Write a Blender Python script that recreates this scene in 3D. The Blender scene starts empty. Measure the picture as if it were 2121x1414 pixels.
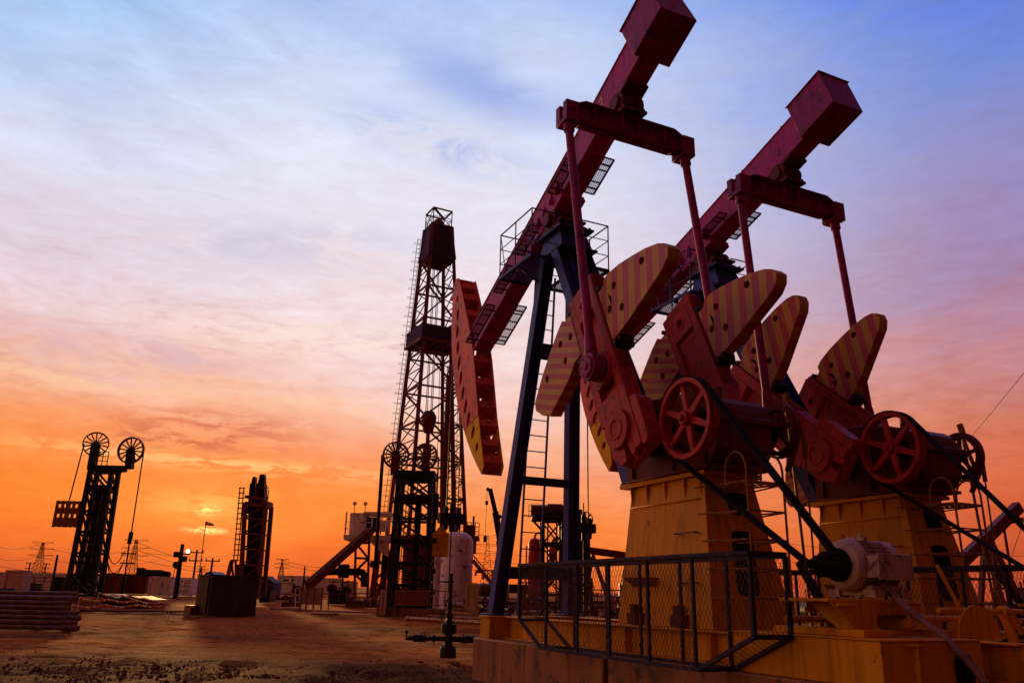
import bpy, bmesh, math, random
from math import sin, cos, pi, radians, atan2, hypot, sqrt, degrees
from mathutils import Vector as Vec, Matrix
from mathutils.geometry import tessellate_polygon
random.seed(7)
S = bpy.context.scene
COL = S.collection
# ------------------------------------------------------------------ camera
CX, CY, FPX = 1060.5, 707.0, 1671.7
PITCH, ROLL, EYE = radians(17.54), radians(1.237), 1.4
F = Vec((0, cos(PITCH), sin(PITCH))); R0 = Vec((1, 0, 0)); U0 = Vec((0, -sin(PITCH), cos(PITCH)))
R = R0*cos(ROLL) + U0*sin(ROLL); U = U0*cos(ROLL) - R0*sin(ROLL)
cam_d = bpy.data.cameras.new('camera'); cam = bpy.data.objects.new('camera', cam_d); COL.objects.link(cam)
cam_d.lens = FPX/2121*36; cam_d.sensor_width = 36; cam_d.clip_start = .1; cam_d.clip_end = 6000
Mx = Matrix((R, U, -F)).transposed().to_4x4(); Mx.translation = Vec((0, 0, EYE)); cam.matrix_world = Mx
S.camera = cam
def ray(x, y): return F*FPX + R*(x-CX) - U*(y-CY)
def at(x, y, Y): d = ray(x, y); return Vec((0, 0, EYE)) + d*(Y/d.y)
def terr(x, y):
    t = max(0.0, y-30); return .012*t if t > 12 else .012*t*t/24*(1 if t < 12 else 1) + (0 if t < 12 else 0)
def terr(x, y):
    t = y-24
    if t <= 0: return 0.0
    return .012*t*t/24 if t < 12 else .012*(t-6)
def on(x, Y):                       # ground point under picture column x at distance Y
    p = at(x, 1200, Y); return Vec((p.x, Y, terr(p.x, Y)))
# ------------------------------------------------------------------ materials
def nt(m): m.use_nodes = True; return m.node_tree
def mat(name, col, rough=.55, metal=0.0, var=.25, scale=6.0, wear=None, wamt=.0, wscale=3.0, bump=.0, bscale=40, streak=False, spec=.18):
    m = bpy.data.materials.new(name); t = nt(m); N = t.nodes; Lk = t.links; b = N['Principled BSDF']
    b.inputs['Roughness'].default_value = rough; b.inputs['Metallic'].default_value = metal
    b.inputs['Specular IOR Level'].default_value = spec
    tc = N.new('ShaderNodeTexCoord'); n = N.new('ShaderNodeTexNoise'); n.inputs['Scale'].default_value = scale; n.inputs['Detail'].default_value = 6
    src = tc.outputs['Object']
    if streak:
        mp = N.new('ShaderNodeMapping'); mp.inputs['Scale'].default_value = (1, 1, .12); Lk.new(src, mp.inputs[0]); Lk.new(mp.outputs[0], n.inputs['Vector'])
    else: Lk.new(src, n.inputs['Vector'])
    rp = N.new('ShaderNodeValToRGB'); Lk.new(n.outputs['Fac'], rp.inputs[0])
    rp.color_ramp.elements[0].position = .3; rp.color_ramp.elements[1].position = .7
    rp.color_ramp.elements[0].color = (*[c*(1-var) for c in col], 1); rp.color_ramp.elements[1].color = (*[min(1, c*(1+var)) for c in col], 1)
    out = rp.outputs[0]
    if wear:
        n2 = N.new('ShaderNodeTexNoise'); n2.inputs['Scale'].default_value = wscale; n2.inputs['Detail'].default_value = 10; n2.inputs['Roughness'].default_value = .7
        Lk.new(src, n2.inputs['Vector']); r2 = N.new('ShaderNodeValToRGB'); Lk.new(n2.outputs['Fac'], r2.inputs[0])
        r2.color_ramp.elements[0].position = 1-wamt-.03; r2.color_ramp.elements[1].position = 1-wamt+.03
        mx = N.new('ShaderNodeMix'); mx.data_type = 'RGBA'; Lk.new(r2.outputs[0], mx.inputs[0]); Lk.new(out, mx.inputs[6]); mx.inputs[7].default_value = (*wear, 1); out = mx.outputs[2]
    if wear:
        m3 = N.new('ShaderNodeMapping'); m3.inputs['Scale'].default_value = (1, 1, .07); Lk.new(src, m3.inputs[0]); n3 = N.new('ShaderNodeTexNoise'); n3.inputs['Scale'].default_value = 11; n3.inputs['Detail'].default_value = 5; Lk.new(m3.outputs[0], n3.inputs['Vector'])
        r3 = N.new('ShaderNodeMapRange'); Lk.new(n3.outputs['Fac'], r3.inputs[0]); r3.inputs[1].default_value = .50; r3.inputs[2].default_value = .68; r3.inputs[3].default_value = 1; r3.inputs[4].default_value = .55
        n4 = N.new('ShaderNodeTexNoise'); n4.inputs['Scale'].default_value = 70; n4.inputs['Detail'].default_value = 3; Lk.new(src, n4.inputs['Vector']); r4 = N.new('ShaderNodeMapRange'); Lk.new(n4.outputs['Fac'], r4.inputs[0]); r4.inputs[1].default_value = .64; r4.inputs[2].default_value = .70; r4.inputs[3].default_value = 1; r4.inputs[4].default_value = .5
        mm = N.new('ShaderNodeMath'); mm.operation = 'MULTIPLY'; Lk.new(r3.outputs[0], mm.inputs[0]); Lk.new(r4.outputs[0], mm.inputs[1])
        m5 = N.new('ShaderNodeMix'); m5.data_type = 'RGBA'; m5.blend_type = 'MULTIPLY'; m5.inputs[0].default_value = .8; Lk.new(out, m5.inputs[6]); Lk.new(mm.outputs[0], m5.inputs[7]); out = m5.outputs[2]
    Lk.new(out, b.inputs['Base Color'])
    rr = N.new('ShaderNodeMath'); rr.operation = 'MULTIPLY_ADD'; Lk.new(n.outputs['Fac'], rr.inputs[0]); rr.inputs[1].default_value = .3; rr.inputs[2].default_value = rough-.15; Lk.new(rr.outputs[0], b.inputs['Roughness'])
    if bump:
        nb = N.new('ShaderNodeTexNoise'); nb.inputs['Scale'].default_value = bscale; nb.inputs['Detail'].default_value = 4; Lk.new(src, nb.inputs['Vector'])
        bp = N.new('ShaderNodeBump'); bp.inputs['Strength'].default_value = bump; bp.inputs['Distance'].default_value = .02; Lk.new(nb.outputs['Fac'], bp.inputs['Height']); Lk.new(bp.outputs[0], b.inputs['Normal'])
    return m
RUST = (.10, .035, .015)
M = dict(
 red=mat('red_paint', (.42, .026, .032), .5, 0, .18, 4, RUST, .405, 5, .15, 30),
 redd=mat('dull_red_paint', (.14, .012, .014), .55, 0, .25, 4, (.05, .02, .015), .42, 5, .2, 30),
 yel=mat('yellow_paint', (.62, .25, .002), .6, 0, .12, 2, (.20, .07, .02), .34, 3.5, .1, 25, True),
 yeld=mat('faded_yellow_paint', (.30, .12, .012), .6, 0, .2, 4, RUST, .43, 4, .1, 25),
 blue=mat('dark_blue_paint', (.030, .040, .26), .5, 0, .25, 5, (.04, .03, .04), .41, 6, .1, 30),
 dark=mat('dark_steel', (.022, .016, .016), .55, .2, .3, 8),
 belt=mat('black_rubber', (.012, .008, .007), .9, 0, .2, 20, spec=.15),
 head=mat('sun_faded_red_paint', (.80, .13, .08), .5, 0, .2, 3, (.30, .03, .03), .42, 4, .15, 30),
 beam=mat('beam_red_purple_cast', (.44, .030, .25), .55, 0, .15, 3, (.20, .015, .08), .41, 5, .1, 30),  # red paint with the purple cast of the upper parts mixed in
 tip=mat('bright_yellow_paint', (.98, .52, .0), .7, 0, .1, 3, RUST, .39, 6, .1, 30),
 mag=mat('red_purple_cast', (.30, .014, .17), .5, 0, .2, 4, (.10, .012, .03), .41, 5, .15, 30),  # same red, purple cast from higher up put into the colour
 fence=mat('blue_black_paint', (.018, .013, .045), .6, 0, .25, 5, RUST, .41, 8),
 pipe=mat('purple_grey_pipe', (.20, .10, .10), .5, .2, .35, 8, RUST, .4, 9),
 ramp=mat('brown_ramp_paint', (.15, .05, .015), .9, 0, .2, 3, spec=.05),
 brass=mat('worn_shiny_pipe', (.42, .17, .07), .38, .6, .35, 9, RUST, .45, 8),
 pylon=mat('hazed_steel', (.10, .035, .015), .9, 0, .2, 3, spec=.05),  # warm brown paints distance haze into the pylon steel
 navy=mat('dark_navy_paint', (.012, .012, .034), .6, 0, .3, 5, RUST, .405, 6),
 rust=mat('rusty_steel', (.16, .055, .022), .5, .2, .45, 9, (.05, .02, .012), .45, 12, .4, 60),
 conc=mat('cast_concrete', (.30, .125, .045), .9, 0, .22, 2.2, (.13, .08, .06), .43, 3, .5, 35, True),
 white=mat('dirty_white_paint', (.80, .66, .60), .5, 0, .14, 4, (.16, .07, .04), .41, 2.5, .1, 20, True),
 motor=mat('grey_motor_paint', (.44, .29, .26), .45, 0, .15, 6, (.10, .06, .05), .43, 7, .15, 40),
 tank=mat('flaking_tank_paint', (.72, .56, .56), .5, 0, .12, .6, (.10, .035, .02), .40, 1.6, .1, 15),
 brown=mat('dark_red_container', (.17, .036, .016), .6, 0, .25, 2, RUST, .43, 2, .15, 20, True),
 box=mat('dark_green_box', (.055, .03, .022), .55, 0, .25, 2, RUST, .42, 3, .15, 20, True),
 glass=mat('dusty_panel', (.28, .19, .10), .25, 0, .2, 2),
 gap=mat('dark_opening', (.008, .006, .006), .9, 0, .1, 3),  # near-black colour standing in for the shade inside openings
 chrome=mat('bright_steel', (.45, .40, .40), .3, .8, .15, 8),
 mast=mat('oxide_mast_paint', (.17, .045, .05), .6, 0, .3, 2),
 tarp=mat('dark_tarpaulin', (.055, .026, .10), .8, 0, .25, 1.5, None, 0, 3, .8, 3),
 beige=mat('beige_cabinet_paint', (.55, .36, .24), .6, 0, .15, 3, RUST, .3, 3),
 orange=mat('orange_cloth', (.7, .12, .02), .7), yelf=mat('yellow_cloth', (.75, .5, .03), .7), wht=mat('white_cloth', (.75, .7, .66), .7), redf=mat('red_cloth', (.6, .03, .03), .7),
 letter=mat('white_stencil_paint', (.62, .58, .60), .6),
 ink=mat('black_stencil_paint', (.02, .012, .012), .7),
)
def lampmat():
    m = bpy.data.materials.new('lit_lamp_glass'); t = nt(m); b = t.nodes['Principled BSDF']
    b.inputs['Base Color'].default_value = (1, .8, .6, 1); b.inputs['Emission Color'].default_value = (1, .75, .55, 1); b.inputs['Emission Strength'].default_value = 3
    return m
M['lamp'] = lampmat()
def stripes(name, ang, period=.235, off=0.0):
    m = bpy.data.materials.new(name); t = nt(m); N = t.nodes; Lk = t.links; b = N['Principled BSDF']; b.inputs['Roughness'].default_value = .55
    tc = N.new('ShaderNodeTexCoord'); sp = N.new('ShaderNodeSeparateXYZ'); Lk.new(tc.outputs['Object'], sp.inputs[0])
    def mt(op, a, b_, c=None):
        n = N.new('ShaderNodeMath'); n.operation = op
        for i, v in enumerate((a, b_, c)):
            if v is None: continue
            if isinstance(v, (int, float)): n.inputs[i].default_value = v
            else: Lk.new(v, n.inputs[i])
        return n.outputs[0]
    nz = N.new('ShaderNodeTexNoise'); nz.inputs['Scale'].default_value = 9; Lk.new(tc.outputs['Object'], nz.inputs['Vector'])
    s = mt('MULTIPLY', sp.outputs[0], cos(ang)/period); s = mt('MULTIPLY_ADD', sp.outputs[2], sin(ang)/period, s)
    s = mt('ADD', s, 40+off); s = mt('MULTIPLY_ADD', nz.outputs['Fac'], .05, s); s = mt('FRACT', s, 0); s = mt('GREATER_THAN', s, .5)
    mx = N.new('ShaderNodeMix'); mx.data_type = 'RGBA'; Lk.new(s, mx.inputs[0]); mx.inputs[6].default_value = (.42, .028, .05, 1); mx.inputs[7].default_value = (.48, .24, .012, 1)
    n2 = N.new('ShaderNodeTexNoise'); n2.inputs['Scale'].default_value = 5; n2.inputs['Detail'].default_value = 12; n2.inputs['Roughness'].default_value = .75; Lk.new(tc.outputs['Object'], n2.inputs['Vector'])
    rp = N.new('ShaderNodeValToRGB'); rp.color_ramp.elements[0].position = .62; rp.color_ramp.elements[1].position = .68; Lk.new(n2.outputs['Fac'], rp.inputs[0])
    m2 = N.new('ShaderNodeMix'); m2.data_type = 'RGBA'; Lk.new(rp.outputs[0], m2.inputs[0]); Lk.new(mx.outputs[2], m2.inputs[6]); m2.inputs[7].default_value = (.12, .05, .03, 1)
    n3 = N.new('ShaderNodeTexNoise'); n3.inputs['Scale'].default_value = 2; Lk.new(tc.outputs['Object'], n3.inputs['Vector'])
    v = mt('MULTIPLY_ADD', n3.outputs['Fac'], .8, .6)
    m3 = N.new('ShaderNodeMix'); m3.data_type = 'RGBA'; m3.blend_type = 'MULTIPLY'; m3.inputs[0].default_value = 1; Lk.new(m2.outputs[2], m3.inputs[6]); Lk.new(v, m3.inputs[7])
    Lk.new(m3.outputs[2], b.inputs['Base Color'])
    return m
# ------------------------------------------------------------------ mesh builder
class MB:
    def __init__(s): s.v = []; s.f = []
    def add(s, vs, fs):
        o = len(s.v); s.v += [Vec(v) for v in vs]; s.f += [tuple(i+o for i in f) for f in fs]; return s
    def hexa(s, p):   # 8 points: bottom 4, top 4
        return s.add(p, [(0, 3, 2, 1), (4, 5, 6, 7), (0, 1, 5, 4), (1, 2, 6, 5), (2, 3, 7, 6), (3, 0, 4, 7)])
    def box(s, x0, x1, y0, y1, z0, z1, fn=None):
        p = [(x0, y0, z0), (x1, y0, z0), (x1, y1, z0), (x0, y1, z0), (x0, y0, z1), (x1, y0, z1), (x1, y1, z1), (x0, y1, z1)]
        return s.hexa([fn(*q) for q in p] if fn else p)
    def bar(s, a, b, w, h=None, up=(0, 0, 1)):
        h = h or w; a = Vec(a); b = Vec(b); d = (b-a)
        if d.length < 1e-6: return s
        d.normalize(); up = Vec(up)
        if abs(d.dot(up)) > .97: up = Vec((0, 1, 0)) if abs(d.y) < .9 else Vec((1, 0, 0))
        x = d.cross(up).normalized(); y = x.cross(d).normalized()
        q = [x*-w/2+y*-h/2, x*w/2+y*-h/2, x*w/2+y*h/2, x*-w/2+y*h/2]
        return s.hexa([a+k for k in q]+[b+k for k in q])
    def ibar(s, a, b, w, h, t=.02, up=(0, 0, 1)):
        a = Vec(a); b = Vec(b); d = (b-a).normalized(); up = Vec(up)
        x = d.cross(up).normalized(); y = x.cross(d).normalized()
        s.bar(a+y*(h/2-t/2), b+y*(h/2-t/2), w, t, up); s.bar(a-y*(h/2-t/2), b-y*(h/2-t/2), w, t, up); s.bar(a, b, t, h-2*t, up); return s
    def tube(s, a, b, r, n=8, r2=None):
        a = Vec(a); b = Vec(b); r2 = r if r2 is None else r2; d = (b-a).normalized()
        u = d.orthogonal().normalized(); w = d.cross(u); vs = []
        for i in range(n):
            k = 2*pi*i/n; e = u*cos(k)+w*sin(k); vs.append(a+e*r)
        for i in range(n):
            k = 2*pi*i/n; e = u*cos(k)+w*sin(k); vs.append(b+e*r2)
        fs = [(i, (i+1) % n, n+(i+1) % n, n+i) for i in range(n)] + [tuple(range(n))[::-1], tuple(range(n, 2*n))]
        return s.add(vs, fs)
    def path(s, pts, r, n=6):
        for a, b in zip(pts[:-1], pts[1:]): s.tube(a, b, r, n)
        return s
    def smooth_path(s, pts, r, n=6):
        pts = [Vec(p) for p in pts]; rings = []; vs = []; u = None
        for i, p in enumerate(pts):
            d = (pts[min(i+1, len(pts)-1)]-pts[max(i-1, 0)]).normalized()
            u = d.orthogonal().normalized() if u is None else (u-d*u.dot(d)).normalized(); w = d.cross(u)
            for k in range(n): vs.append(p+(u*cos(2*pi*k/n)+w*sin(2*pi*k/n))*r)
        fs = [(i*n+k, i*n+(k+1) % n, (i+1)*n+(k+1) % n, (i+1)*n+k) for i in range(len(pts)-1) for k in range(n)]
        fs += [tuple(range(n))[::-1], tuple(range((len(pts)-1)*n, len(pts)*n))]
        return s.add(vs, fs)
    def prism(s, poly, fn, t0, t1, holes=()):
        loops = [list(poly)]+[list(h) for h in holes]; flat = [p for l in loops for p in l]; n = len(flat)
        vs = [fn(a, b, t0) for a, b in flat]+[fn(a, b, t1) for a, b in flat]
        if holes:
            tris = tessellate_polygon([[Vec((a, b, 0)) for a, b in l] for l in loops])
            fs = [tuple(t) for t in tris]+[tuple(i+n for i in t)[::-1] for t in tris]
        else: fs = [tuple(range(n)), tuple(range(n, 2*n))[::-1]]
        o = 0
        for l in loops:
            k = len(l); fs += [(o+i, o+(i+1) % k, n+o+(i+1) % k, n+o+i) for i in range(k)]; o += k
        return s.add(vs, fs)
    def ring(s, c, ax, r0, r1, t, n=40):   # flat ring with thickness t along ax
        c = Vec(c); ax = Vec(ax).normalized(); u = ax.orthogonal().normalized(); w = ax.cross(u); vs = []
        for i in range(n):
            e = u*cos(2*pi*i/n)+w*sin(2*pi*i/n)
            vs += [c+e*r0-ax*t/2, c+e*r1-ax*t/2, c+e*r1+ax*t/2, c+e*r0+ax*t/2]
        fs = []
        for i in range(n):
            a = 4*i; b = 4*((i+1) % n)
            for k in range(4): fs.append((a+k, a+(k+1) % 4, b+(k+1) % 4, b+k))
        return s.add(vs, fs)
    def lathe(s, prof, c, ax=(0, 0, 1), n=24):
        c = Vec(c); ax = Vec(ax).normalized(); u = ax.orthogonal().normalized(); w = ax.cross(u); vs = []; m = len(prof)
        for i in range(n):
            e = u*cos(2*pi*i/n)+w*sin(2*pi*i/n)
            for r, h in prof: vs.append(c+e*max(r, .001)+ax*h)
        fs = [(i*m+k, ((i+1) % n)*m+k, ((i+1) % n)*m+k+1, i*m+k+1) for i in range(n) for k in range(m-1)]
        fs += [tuple(i*m for i in range(n)), tuple(i*m+m-1 for i in range(n))[::-1]]
        return s.add(vs, fs)
    def truss(s, A, B, n, w, w2=None, x=True):   # A,B: lists of the two chords' end pairs
        w2 = w2 or w*.6; a0, a1 = map(Vec, A); b0, b1 = map(Vec, B)
        s.bar(a0, a1, w); s.bar(b0, b1, w)
        for i in range(n+1):
            k = i/n; s.bar(a0.lerp(a1, k), b0.lerp(b1, k), w2)
            if i < n:
                k2 = (i+1)/n
                if i % 2 == 0 or x: s.bar(a0.lerp(a1, k), b0.lerp(b1, k2), w2)
                if i % 2 == 1 or x: s.bar(b0.lerp(b1, k), a0.lerp(a1, k2), w2)
        return s
    def build(s, name, m, parent=None, label=None, cat=None, group=None, kind=None, bevel=0, loc=None):
        me = bpy.data.meshes.new(name); off = Vec(loc) if loc is not None else Vec((0, 0, 0))
        me.from_pydata([v-off for v in s.v], [], s.f); me.validate()
        bm = bmesh.new(); bm.from_mesh(me); bmesh.ops.recalc_face_normals(bm, faces=bm.faces); bm.to_mesh(me); bm.free()
        me.shade_smooth(); me.set_sharp_from_angle(angle=radians(32))
        me.materials.append(M[m] if isinstance(m, str) else m)
        o = bpy.data.objects.new(name, me); COL.objects.link(o); o.location = off
        if parent: o.parent = parent
        if bevel:
            b = o.modifiers.new('bevel', 'BEVEL'); b.width = bevel; b.segments = 1; b.limit_method = 'ANGLE'; b.angle_limit = radians(50)
        if label: o['label'] = label
        if cat: o['category'] = cat
        if group: o['group'] = group
        if kind: o['kind'] = kind
        return o
def thing(name, loc, label, cat, group=None, rz=0):
    o = bpy.data.objects.new(name, None); COL.objects.link(o); o.location = loc; o.rotation_euler = (0, 0, rz); o.empty_display_size = .3
    o['label'] = label; o['category'] = cat
    if group: o['group'] = group
    return o
def setrel(o): pass
def ell(cx, cy, a, b, rot=0, n=14): return [(cx+a*cos(t)*cos(rot)-b*sin(t)*sin(rot), cy+a*cos(t)*sin(rot)+b*sin(t)*cos(rot)) for t in [2*pi*i/n for i in range(n)]]
def diamonds(mb, P, Q, Rr, r=.004, step=.11, steep=1.6):
    """expanded-metal wires over the parallelogram P + s*(Q-P) + t*(R-P)"""
    P = Vec(P); e1 = Vec(Q)-P; e2 = Vec(Rr)-P; L1 = e1.length; L2 = e2.length; e1 = e1/L1; e2 = e2/L2
    k = L2/steep
    a = -k
    while a < L1:
        for sgn in (1, -1):
            s0, s1 = (a, a+k) if sgn == 1 else (a+k, a)
            t0, t1 = 0.0, L2
            # clip to 0..L1
            def tp(s): return (s-s0)/(s1-s0)*L2
            lo, hi = 0, L2
            c0, c1 = sorted((tp(0), tp(L1))); lo = max(lo, c0); hi = min(hi, c1)
            if hi-lo > .01:
                f = lambda t: P+e1*(s0+(s1-s0)*t/L2)+e2*t
                mb.bar(f(lo), f(hi), r*2)
        a += step
    return mb
# ------------------------------------------------------------------ pumping units
PSI = radians(25.456); L_ = Vec((-sin(PSI), cos(PSI), 0)); T_ = Vec((cos(PSI), sin(PSI), 0))
ORG = Vec((-.5715, 15.746, 0)); RZ = PSI+pi/2
def u3(u, v, z): return Vec((u, -v, z))
HEAD = [(4.42, 2.18), (4.44, 2.79), (4.62, 2.93), (4.83, 2.75), (5.02, 2.47), (5.18, 2.18), (5.34, 1.82), (5.47, 1.46), (5.6, 1.0), (5.68, .5), (5.73, 0), (5.75, -.51), (5.72, -.95), (5.64, -1.38)]
TIP = [(5.64, -1.40), (5.56, -1.75), (5.47, -2.09), (5.32, -2.53), (5.15, -2.94), (4.96, -2.82), (4.88, -2.15), (4.79, -1.54)]
HTAIL = [(4.79, -1.52), (4.62, -.75), (4.47, -.01), (4.41, .6), (4.40, 1.08)]
def pump_unit(dv, beam_deg, crank_deg, slides, labels, G_, plain):
    org = ORG + T_*dv + L_*(.10 if dv > 1 else 0); um = dict(crank=[]); th = radians(beam_deg); PU, PZ = (-.8 if dv > 1 else -1.0), 8.95
    root = thing('pump_jack', org, labels['unit'], 'pump jack', G_, RZ)
    q = u3
    def bp(x, n, v): return q(PU+x*cos(th)+n*sin(th), v, PZ-x*sin(th)+n*cos(th))
    # --- base frame
    b = MB()
    for vv in (.52, 2.04): b.ibar(q(-.43, vv, .87), q(-9.0, vv, .87), .26, .38, .022)
    for k in (-4.35, -6.2): b.box(k-.01, k+.01, -2.17, -2.05, .70, 1.04); b.box(k-.01, k+.01, -.51, -.40, .70, 1.04)
    b.box(-.43, -.03, -2.46, -.1, .682, 1.04); b.box(-.46, 0, -2.49, -.07, 1.04, 1.065)
    for uu in (-3.6, -6.4): b.box(uu-.12, uu+.12, -1.9, -.66, .70, 1.03)
    b.build('base_frame', 'yel', root, bevel=.006)
    b = MB(); b.box(-8.95, -6.9, -1.46, -.1, .684, 1.085); b.box(-8.97, -6.95, -1.48, -.08, 1.085, 1.10)
    b.build('motor_skid', 'yel', root, bevel=.006)
    b = MB(); b.prism([(-.62, .72), (-.38, .72), (-.38, .92), (-.42, .97), (-.56, .97), (-.62, .92)], lambda a, c, t: q(t, -a+.66, c), -8.975, -8.96); b.build('slot_shade', 'gap', root)  # near-black plate on the skid end, painted shade of a slot
    # --- pedestal
    b = MB(); A = [(-3.88, .6), (-6.03, .6), (-6.03, 1.96), (-3.88, 1.96)]; Bt = [(-3.95, .86), (-5.68, .86), (-5.68, 1.70), (-3.95, 1.70)]
    b.hexa([q(x, v, 1.063) for x, v in A]+[q(x, v, 3.03) for x, v in Bt]); b.box(-5.78, -3.72, -1.80, -.78, 3.03, 3.09)
    for uu in (-4.0, -4.4, -4.85, -5.3, -5.64):
        b.prism([(.79, 3.03), (.86, 3.03), (.83, 2.70)], lambda a, c, t: q(t, a, c), uu-.012, uu+.012)
        b.prism([(1.77, 3.03), (1.70, 3.03), (1.73, 2.70)], lambda a, c, t: q(t, a, c), uu-.012, uu+.012)
    b.tube(q(-4.0, .80, 2.72), q(-5.66, .80, 2.72), .012, 6)
    ped = b.build('pedestal', 'yel', root, bevel=.008)
    def uf(z): return -6.03+(z-1.063)/(3.03-1.063)*.35-.004
    def hatch(pts, nm='hatch_shade'):
        m_ = MB(); m_.prism(pts, lambda a, c, t: q(uf(c)-t, a, c), 0, .012); m_.build(nm, 'gap', ped)  # near-black plate laid on the face paints the shade of the recess
    def rr(v0, v1, z0, z1, r=.06, sh=0):
        out = []
        for (cx_, cz_, a0) in ((v1-r, z1-r, 0), (v0+r, z1-r, 90), (v0+r+sh, z0+r, 180), (v1-r+sh, z0+r, 270)):
            for k in range(4): a_ = radians(a0+k*30); out.append((cx_+r*cos(a_), cz_+r*sin(a_)))
        return out
    hatch(rr(1.19, 1.53, 2.52, 2.82)); hatch(rr(1.15, 1.50, 1.48, 2.30, .07, -.05))
    for (u0, u1, z) in ((-5.2, -5.64, 2.27), (-5.35, -5.72, 1.62)):
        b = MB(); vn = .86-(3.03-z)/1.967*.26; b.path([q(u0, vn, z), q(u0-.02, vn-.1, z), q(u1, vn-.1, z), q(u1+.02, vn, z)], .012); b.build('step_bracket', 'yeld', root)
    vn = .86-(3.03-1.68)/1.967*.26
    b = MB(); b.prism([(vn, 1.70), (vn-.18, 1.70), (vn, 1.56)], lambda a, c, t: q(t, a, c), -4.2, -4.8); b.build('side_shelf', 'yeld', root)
    for ua in (-4.55, -5.55): b = MB(); b.box(ua, ua+.2, -.63, -.45, 1.07, 1.22); b.box(ua+.08, ua+.2, -.6, -.5, 1.22, 1.34); b.build('anchor_block', 'redd', root)
    # --- rear ladder hoops
    b = MB(); hoopx = -6.58
    for vv in (.80, 1.40):
        pts = [q(hoopx, vv, 1.25), q(hoopx, vv, 3.0)]+[q(hoopx+.2-.2*cos(a), vv, 3.0+.24*sin(a)) for a in [radians(k*22.5) for k in range(1, 8)]]+[q(hoopx+.4, vv, 3.0), q(hoopx+.4, vv, 2.86)]
        b.smooth_path(pts, .016, 7)
    for z in (2.84, 2.49, 2.14, 1.79, 1.44):
        b.tube(q(hoopx, .8, z), q(hoopx, 1.4, z), .012, 6)
        for vv, v2 in ((.8, .66+.0), (1.4, 1.2), (1.4, 1.6), (.8, .95)): b.tube(q(hoopx, vv, z), q(uf(z)+.01, v2, z), .012, 6)
    for i in range(9): b.bar(q(hoopx+.02+i*.1, .8, 2.86), q(hoopx+.02+i*.1, 1.4, 2.86), .012)
    for i in range(5): b.bar(q(hoopx, .8+i*.15, 2.86), q(-5.72, .8+i*.15, 2.86), .012)
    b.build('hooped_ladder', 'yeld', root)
    # --- front legs, rear braces
    for v0, v1 in ((.47, .98), (2.09, 1.58)):
        b = MB(); a0 = q(.12, v0, 1.10); a1 = q(-.92, v1, 8.12); b.ibar(a0, a1, .22, .25, .03, up=(0, 1, 0)); b.box(a0.x-.24, a0.x+.24, a0.y-.22, a0.y+.22, 1.066, 1.10)
        b.build('front_leg', 'blue', root, bevel=.004)
    for v0, v1 in ((.97, 1.02), (1.62, 1.54)):
        b = MB(); b.ibar(q(-3.86, v0, 3.12), q(-1.32, v1, 8.12), .24, .30, .03, up=(0, 1, 0)); b.box(-4.06, -3.7, -v0-.16, -v0+.16, 3.091, 3.13); b.build('rear_brace', 'blue', root, bevel=.004)
    b = MB()
    def lg(z, s): k = (z-1.1)/7.02; return q(.12-1.04*k, (.47+.51*k) if s < 0 else (2.09-.51*k), z)
    for z, w in ((1.84, .22), (3.58, .15), (6.15, .26)): b = MB(); b.ibar(lg(z, -1), lg(z, 1), w*.8, w, .02); b.build('cross_brace', 'blue', root)
    b = MB()
    def ld(z, v): return q(.36-(z-1.1)*.092, v, z)
    for v in (1.04, 1.50): b.bar(ld(1.07, v), ld(7.95, v), .045, .03)
    for i in range(21): b.tube(ld(1.35+i*.32 if i % 1 == 0 else 0, 1.04), ld(1.35+i*.32, 1.50), .012, 6)
    b.build('ladder', 'blue', root)
    # --- cap and saddle
    b = MB()
    b.hexa([q(-1.62, .92, 8.08), q(-.62, .92, 8.08), q(-.62, 1.64, 8.08), q(-1.62, 1.64, 8.08), q(-1.42, .98, 8.52), q(-.72, .98, 8.52), q(-.72, 1.58, 8.52), q(-1.42, 1.58, 8.52)])
    b.box(-1.60, -.55, -1.68, -.88, 8.52, 8.57); b.box(-1.7, -.55, -1.7, -.86, 8.04, 8.08)
    for uu in (-1.5, -.65):
        for vv in (.93, 1.63): b.tube(q(uu, vv, 8.49), q(uu, vv, 8.64), .03, 6)
    b.build('post_cap', 'blue', root, bevel=.006)
    b = MB(); b.box(-1.4, -.68, -1.62, -.94, 8.572, 8.70)
    b.tube(q(-1.0, .86, 8.87), q(-1.0, 1.70, 8.87), .15, 14); b.tube(q(-1.0, .96, 8.87), q(-1.0, 1.16, 8.87), .24, 16); b.tube(q(-1.0, 1.40, 8.87), q(-1.0, 1.60, 8.87), .24, 16)
    for vv in (.98, 1.42): b.box(-1.22, -.78, -vv-.16, -vv, 8.66, 8.86)
    b.box(-1.45, -.62, -1.58, -.98, 8.74, 8.79)
    b.build('centre_bearing', 'redd', root, bevel=.006)
    # --- walking beam
    b = MB(); TB = -4.55
    def bb(x0, x1, v0, v1, n0, n1, m_=None): (m_ or b).hexa([bp(-x0, n0, v0), bp(-x1, n0, v0), bp(-x1, n0, v1), bp(-x0, n0, v1), bp(-x0, n1, v0), bp(-x1, n1, v0), bp(-x1, n1, v1), bp(-x0, n1, v1)])
    def bx(x, n, v): return q(PU+(-x)*(-1)*cos(th)*1.0 if False else PU+x*cos(th)+n*sin(th), v, PZ-x*sin(th)+n*cos(th))
    # x positive toward the horse head
    def bbx(mb, x0, x1, v0, v1, n0, n1): mb.hexa([bp(x0, n0, v0), bp(x1, n0, v0), bp(x1, n0, v1), bp(x0, n0, v1), bp(x0, n1, v0), bp(x1, n1, v0), bp(x1, n1, v1), bp(x0, n1, v1)])
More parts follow.
